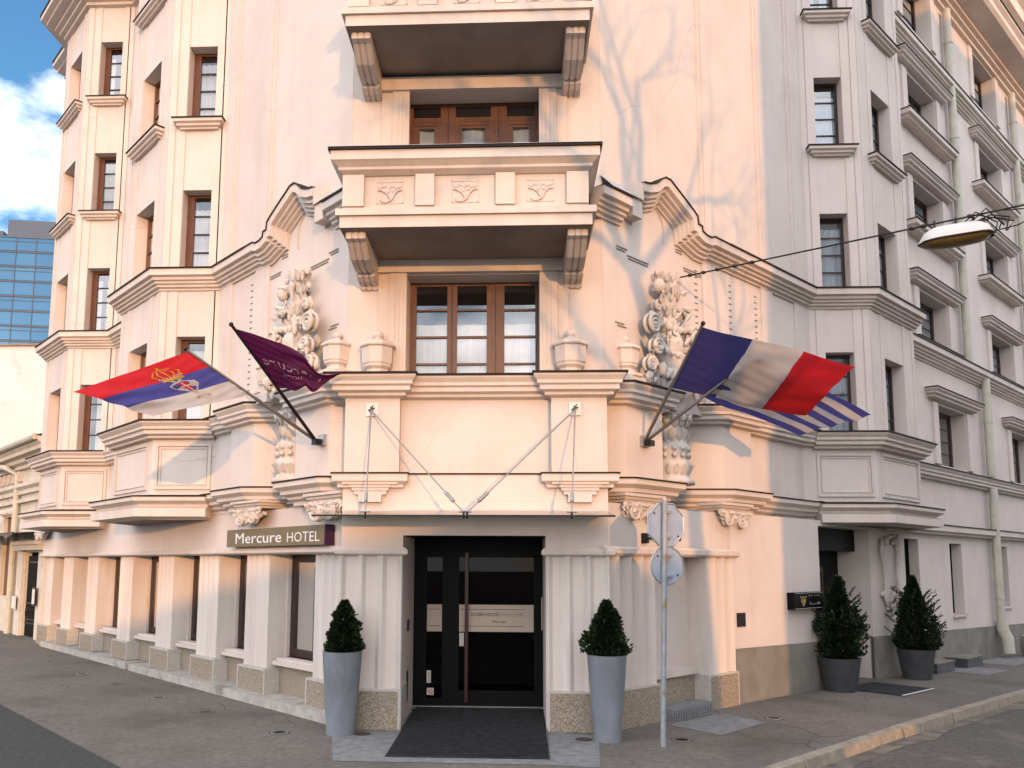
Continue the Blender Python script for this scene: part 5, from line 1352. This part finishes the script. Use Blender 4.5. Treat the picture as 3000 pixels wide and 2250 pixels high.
t = thing('office_building', 'modern office block with blue mirror glass rising behind the roofs', 'building', (-75, 100, 0))
FO = Fr((-59, 90), (-.985, -.17), (.17, -.985))
m = MB(); m.box(FO, -16, 50, -30, 0, -2, 44.2, M['officedk']); m.box(FO, -16, 7.4, -30, -.5, 44.2, 46.6, M['officedk']); m.box(FO, 8.6, 50, -28, -2, 44.2, 45.6, M['officedk']); place(m, 'frame', t)
m = MB()
rows = [44.0 - i * 1.98 for i in range(23)]
for z in rows:
    for k in range(27):
        a = -16 + k * 2.44; m.quad(FO(a + .07, .06, z - 1.75), FO(a + 2.37, .06, z - 1.75), FO(a + 2.37, .06, z - .06), FO(a + .07, .06, z - .06), M['glassblue'])
o = place(m, 'window_panes', t); 
m = MB()
for i, z in enumerate(rows):
    m.box(FO, -16, 50, .0, .16, z - .05, z + .05, M['officedk'])
    if i % 2 == 0: m.box(FO, -16, 50, .0, .12, z - .55, z - .48, M['officedk'])
for k in range(28): m.box(FO, -16 + k * 2.44 - .05, -16 + k * 2.44 + .05, 0, .12, 0, 44, M['officedk'])
place(m, 'mullions', t)

# ------------------------------------------------------------------ out of view behind the photographer, shading the hotel
SUN = Vector((.30, -1, .085)).normalized()
t = thing('opposite_building', 'unseen pale building across the side street, placed to shade the right wing', 'building', (12, -8, 0))
m = MB(); e0 = Vector((4.45, 3.30, 0)) + Vector((SUN.x, SUN.y, 0)).normalized() * 24.0  # unseen; edge and height set for shade, pale walls for bounced light
FOp = Fr((e0.x, e0.y), (q, q), (-q, q))
wall(m, FOp, 0, 34, -1, 18.2, 0, [(a, a + 1.3, z, z + 1.9, .3) for a in (1.5, 4.5, 7.5, 10.5, 13.5, 16.5, 19.5, 22.5, 25.5, 28.5, 31.2) for z in (1, 4.4, 7.8, 11.2, 14.6)], M['opposite'])
m.box(FOp, 0, 34, -12, -.31, -1, 18.2, M['opposite']); m.box(FOp, -.2, 34.2, -12.2, .25, 18.2, 18.5, M['opposite'])
place(m, 'wall', t)
t = thing('shade_blocks', 'unseen row of plain blocks added to shade the lower hotel front', 'building', (6, -48, 0))
m = MB(); FT = Fr((0, -40), (1, 0), (0, 1))  # unseen blocks added as shadow casters, heights set for the lower front
for a, c, h in ((5.6, 8.0, 4.6), (8.0, 9.6, 5.2), (9.6, 11.2, 5.6), (11.2, 13.3, 5.9), (13.3, 15.2, 5.3)): m.box(FT, a, c, -6, 0, -1.3, h, M['opposite'])
place(m, 'wall', t)
# bare street tree
t = thing('bare_tree', 'bare winter tree behind the photographer', 'tree', (7.2, -12.5, -.3))
m = MB(); rt = random.Random(21)
def branch(p, d, L_, r, depth, up=.3):
    k = 4; pts = [p]; rs = [r]
    for i in range(k):
        d = (d + Vector((rt.uniform(-1, 1), rt.uniform(-1, 1), rt.uniform(-.5, .5) + up)) * .16).normalized(); p = p + d * L_ / k; pts.append(p); rs.append(r * (1 - .42 * (i + 1) / k))
    m.tube(pts, rs, M['bark'], 6 if depth > 2 else 8)
    if depth >= 6 or r < .007: return
    for i in range(3):
        j = k if i == 0 else rt.choice((2, 3, 4)); ax = d.orthogonal(); ax.rotate(Matrix.Rotation(rt.uniform(0, 6.28), 3, d))
        branch(pts[j], (d + ax * rt.uniform(.35, .85)).normalized(), L_ * rt.uniform(.62, .86), rs[j] * rt.uniform(.55, .82), depth + 1, up)
OT = Vector((1.1, -3.6, .30)); T0 = Vector((6.1, -8.9, -.9)) + OT; T1 = Vector((5.8, -9.3, 4.4)) + OT; T2 = Vector((5.0, -10.2, 7.0)) + OT
m.tube([T0, T0.lerp(T1, .5), T1, T2], [.22, .19, .16, .13], M['bark'], 10)
for d, L_, r in (((-.5, -.4, .8), 2.1, .13), ((.25, .1, 1), 2.3, .12), ((-.15, -.2, 1), 2.4, .12), ((.7, .3, .75), 2.0, .10), ((-.85, -.3, .45), 1.8, .09)): branch(T2, Vector(d).normalized(), L_, r, 1, .25)
branch(T1, Vector((.55, .1, .9)).normalized(), 2.4, .11, 1, .3); branch(T1, Vector((-.75, -.5, .55)).normalized(), 2.0, .10, 1, .2)
place(m, 'branches', t)

# ------------------------------------------------------------------ camera, light, sky
cam = bpy.data.cameras.new('camera'); co = bpy.data.objects.new('camera', cam); COL.objects.link(co)
yaw, pitch, roll = radians(2.64358313), radians(6.53855876), radians(.27264609)
F = Vector((-sin(yaw) * cos(pitch), cos(yaw) * cos(pitch), sin(pitch))); r = Vector((cos(yaw), sin(yaw), 0)); up = r.cross(F)
Rr = r * cos(roll) + up * sin(roll); U = -r * sin(roll) + up * cos(roll)
mat = Matrix((Rr, U, -F)).transposed().to_4x4(); mat.translation = Vector((0, -10.5, 1.9)); co.matrix_world = mat
cam.sensor_width = 36; cam.lens = 36 * 2394.4 / 3000; cam.shift_x = (1500 - 1401.36) / 3000; cam.shift_y = (1380.89 - 1125) / 3000
cam.clip_start = .1; cam.clip_end = 1500; scene.camera = co

sl_ = bpy.data.lights.new('sun', 'SUN'); sl_.energy = 2.0; sl_.angle = radians(.5); sl_.color = (1, .48, .17)
so = bpy.data.objects.new('sun', sl_); COL.objects.link(so); so.rotation_euler = SUN.to_track_quat('Z', 'Y').to_euler()

wd = bpy.data.worlds.new('World'); scene.world = wd; wd.use_nodes = True; n = wd.node_tree; N, Lk = n.nodes, n.links
bg = N['Background']
sk = N.new('ShaderNodeTexSky'); sk.sky_type = 'NISHITA'; sk.sun_disc = False; sk.sun_elevation = math.asin(SUN.z); sk.sun_rotation = math.atan2(SUN.x, SUN.y)
sk.air_density = 1.2; sk.dust_density = 1.0; sk.ozone_density = 3.0
tc = N.new('ShaderNodeTexCoord'); mp = N.new('ShaderNodeMapping'); mp.inputs['Scale'].default_value = (1, 1, 1.9); mp.inputs['Location'].default_value = (1.229, 2.4179, 2.952)
no = N.new('ShaderNodeTexNoise'); no.inputs['Scale'].default_value = 5.0; no.inputs['Detail'].default_value = 7; no.inputs['Roughness'].default_value = .55
rp = N.new('ShaderNodeValToRGB'); rp.color_ramp.elements[0].position = .405; rp.color_ramp.elements[1].position = .645
mx = N.new('ShaderNodeMix'); mx.data_type = 'RGBA'; mx.inputs['B'].default_value = (19, 18.9, 20.3, 1)
Lk.new(tc.outputs['Generated'], mp.inputs['Vector']); Lk.new(mp.outputs[0], no.inputs['Vector']); sx_ = N.new('ShaderNodeSeparateXYZ'); ml_ = N.new('ShaderNodeMath'); ml_.operation = 'MULTIPLY_ADD'; ml_.inputs[1].default_value = -.08  # clouds brightened, and thickened behind the camera, to add soft fill light
cl_ = N.new('ShaderNodeMath'); cl_.operation = 'MINIMUM'; cl_.inputs[1].default_value = .15; Lk.new(tc.outputs['Generated'], sx_.inputs[0]); Lk.new(sx_.outputs['Y'], cl_.inputs[0])
Lk.new(cl_.outputs[0], ml_.inputs[0]); Lk.new(no.outputs['Fac'], ml_.inputs[2]); Lk.new(ml_.outputs[0], rp.inputs['Fac'])
tn = N.new('ShaderNodeMix'); tn.data_type = 'RGBA'; tn.blend_type = 'MULTIPLY'; tn.inputs['Factor'].default_value = 1; tn.inputs['B'].default_value = (1.75, 2.15, 2.45, 1)
Lk.new(sk.outputs['Color'], tn.inputs['A']); Lk.new(rp.outputs['Color'], mx.inputs['Factor']); Lk.new(tn.outputs['Result'], mx.inputs['A']); Lk.new(mx.outputs['Result'], bg.inputs['Color'])
bg.inputs['Strength'].default_value = .15
vs_ = scene.view_settings; vs_.view_transform = 'Standard'; vs_.look = 'None'; vs_.exposure = 0.12; vs_.gamma = 1
scene.render.resolution_x, scene.render.resolution_y = 1024, 768
scene.cycles.max_bounces = 8; scene.cycles.diffuse_bounces = 1; scene.cycles.transparent_max_bounces = 12
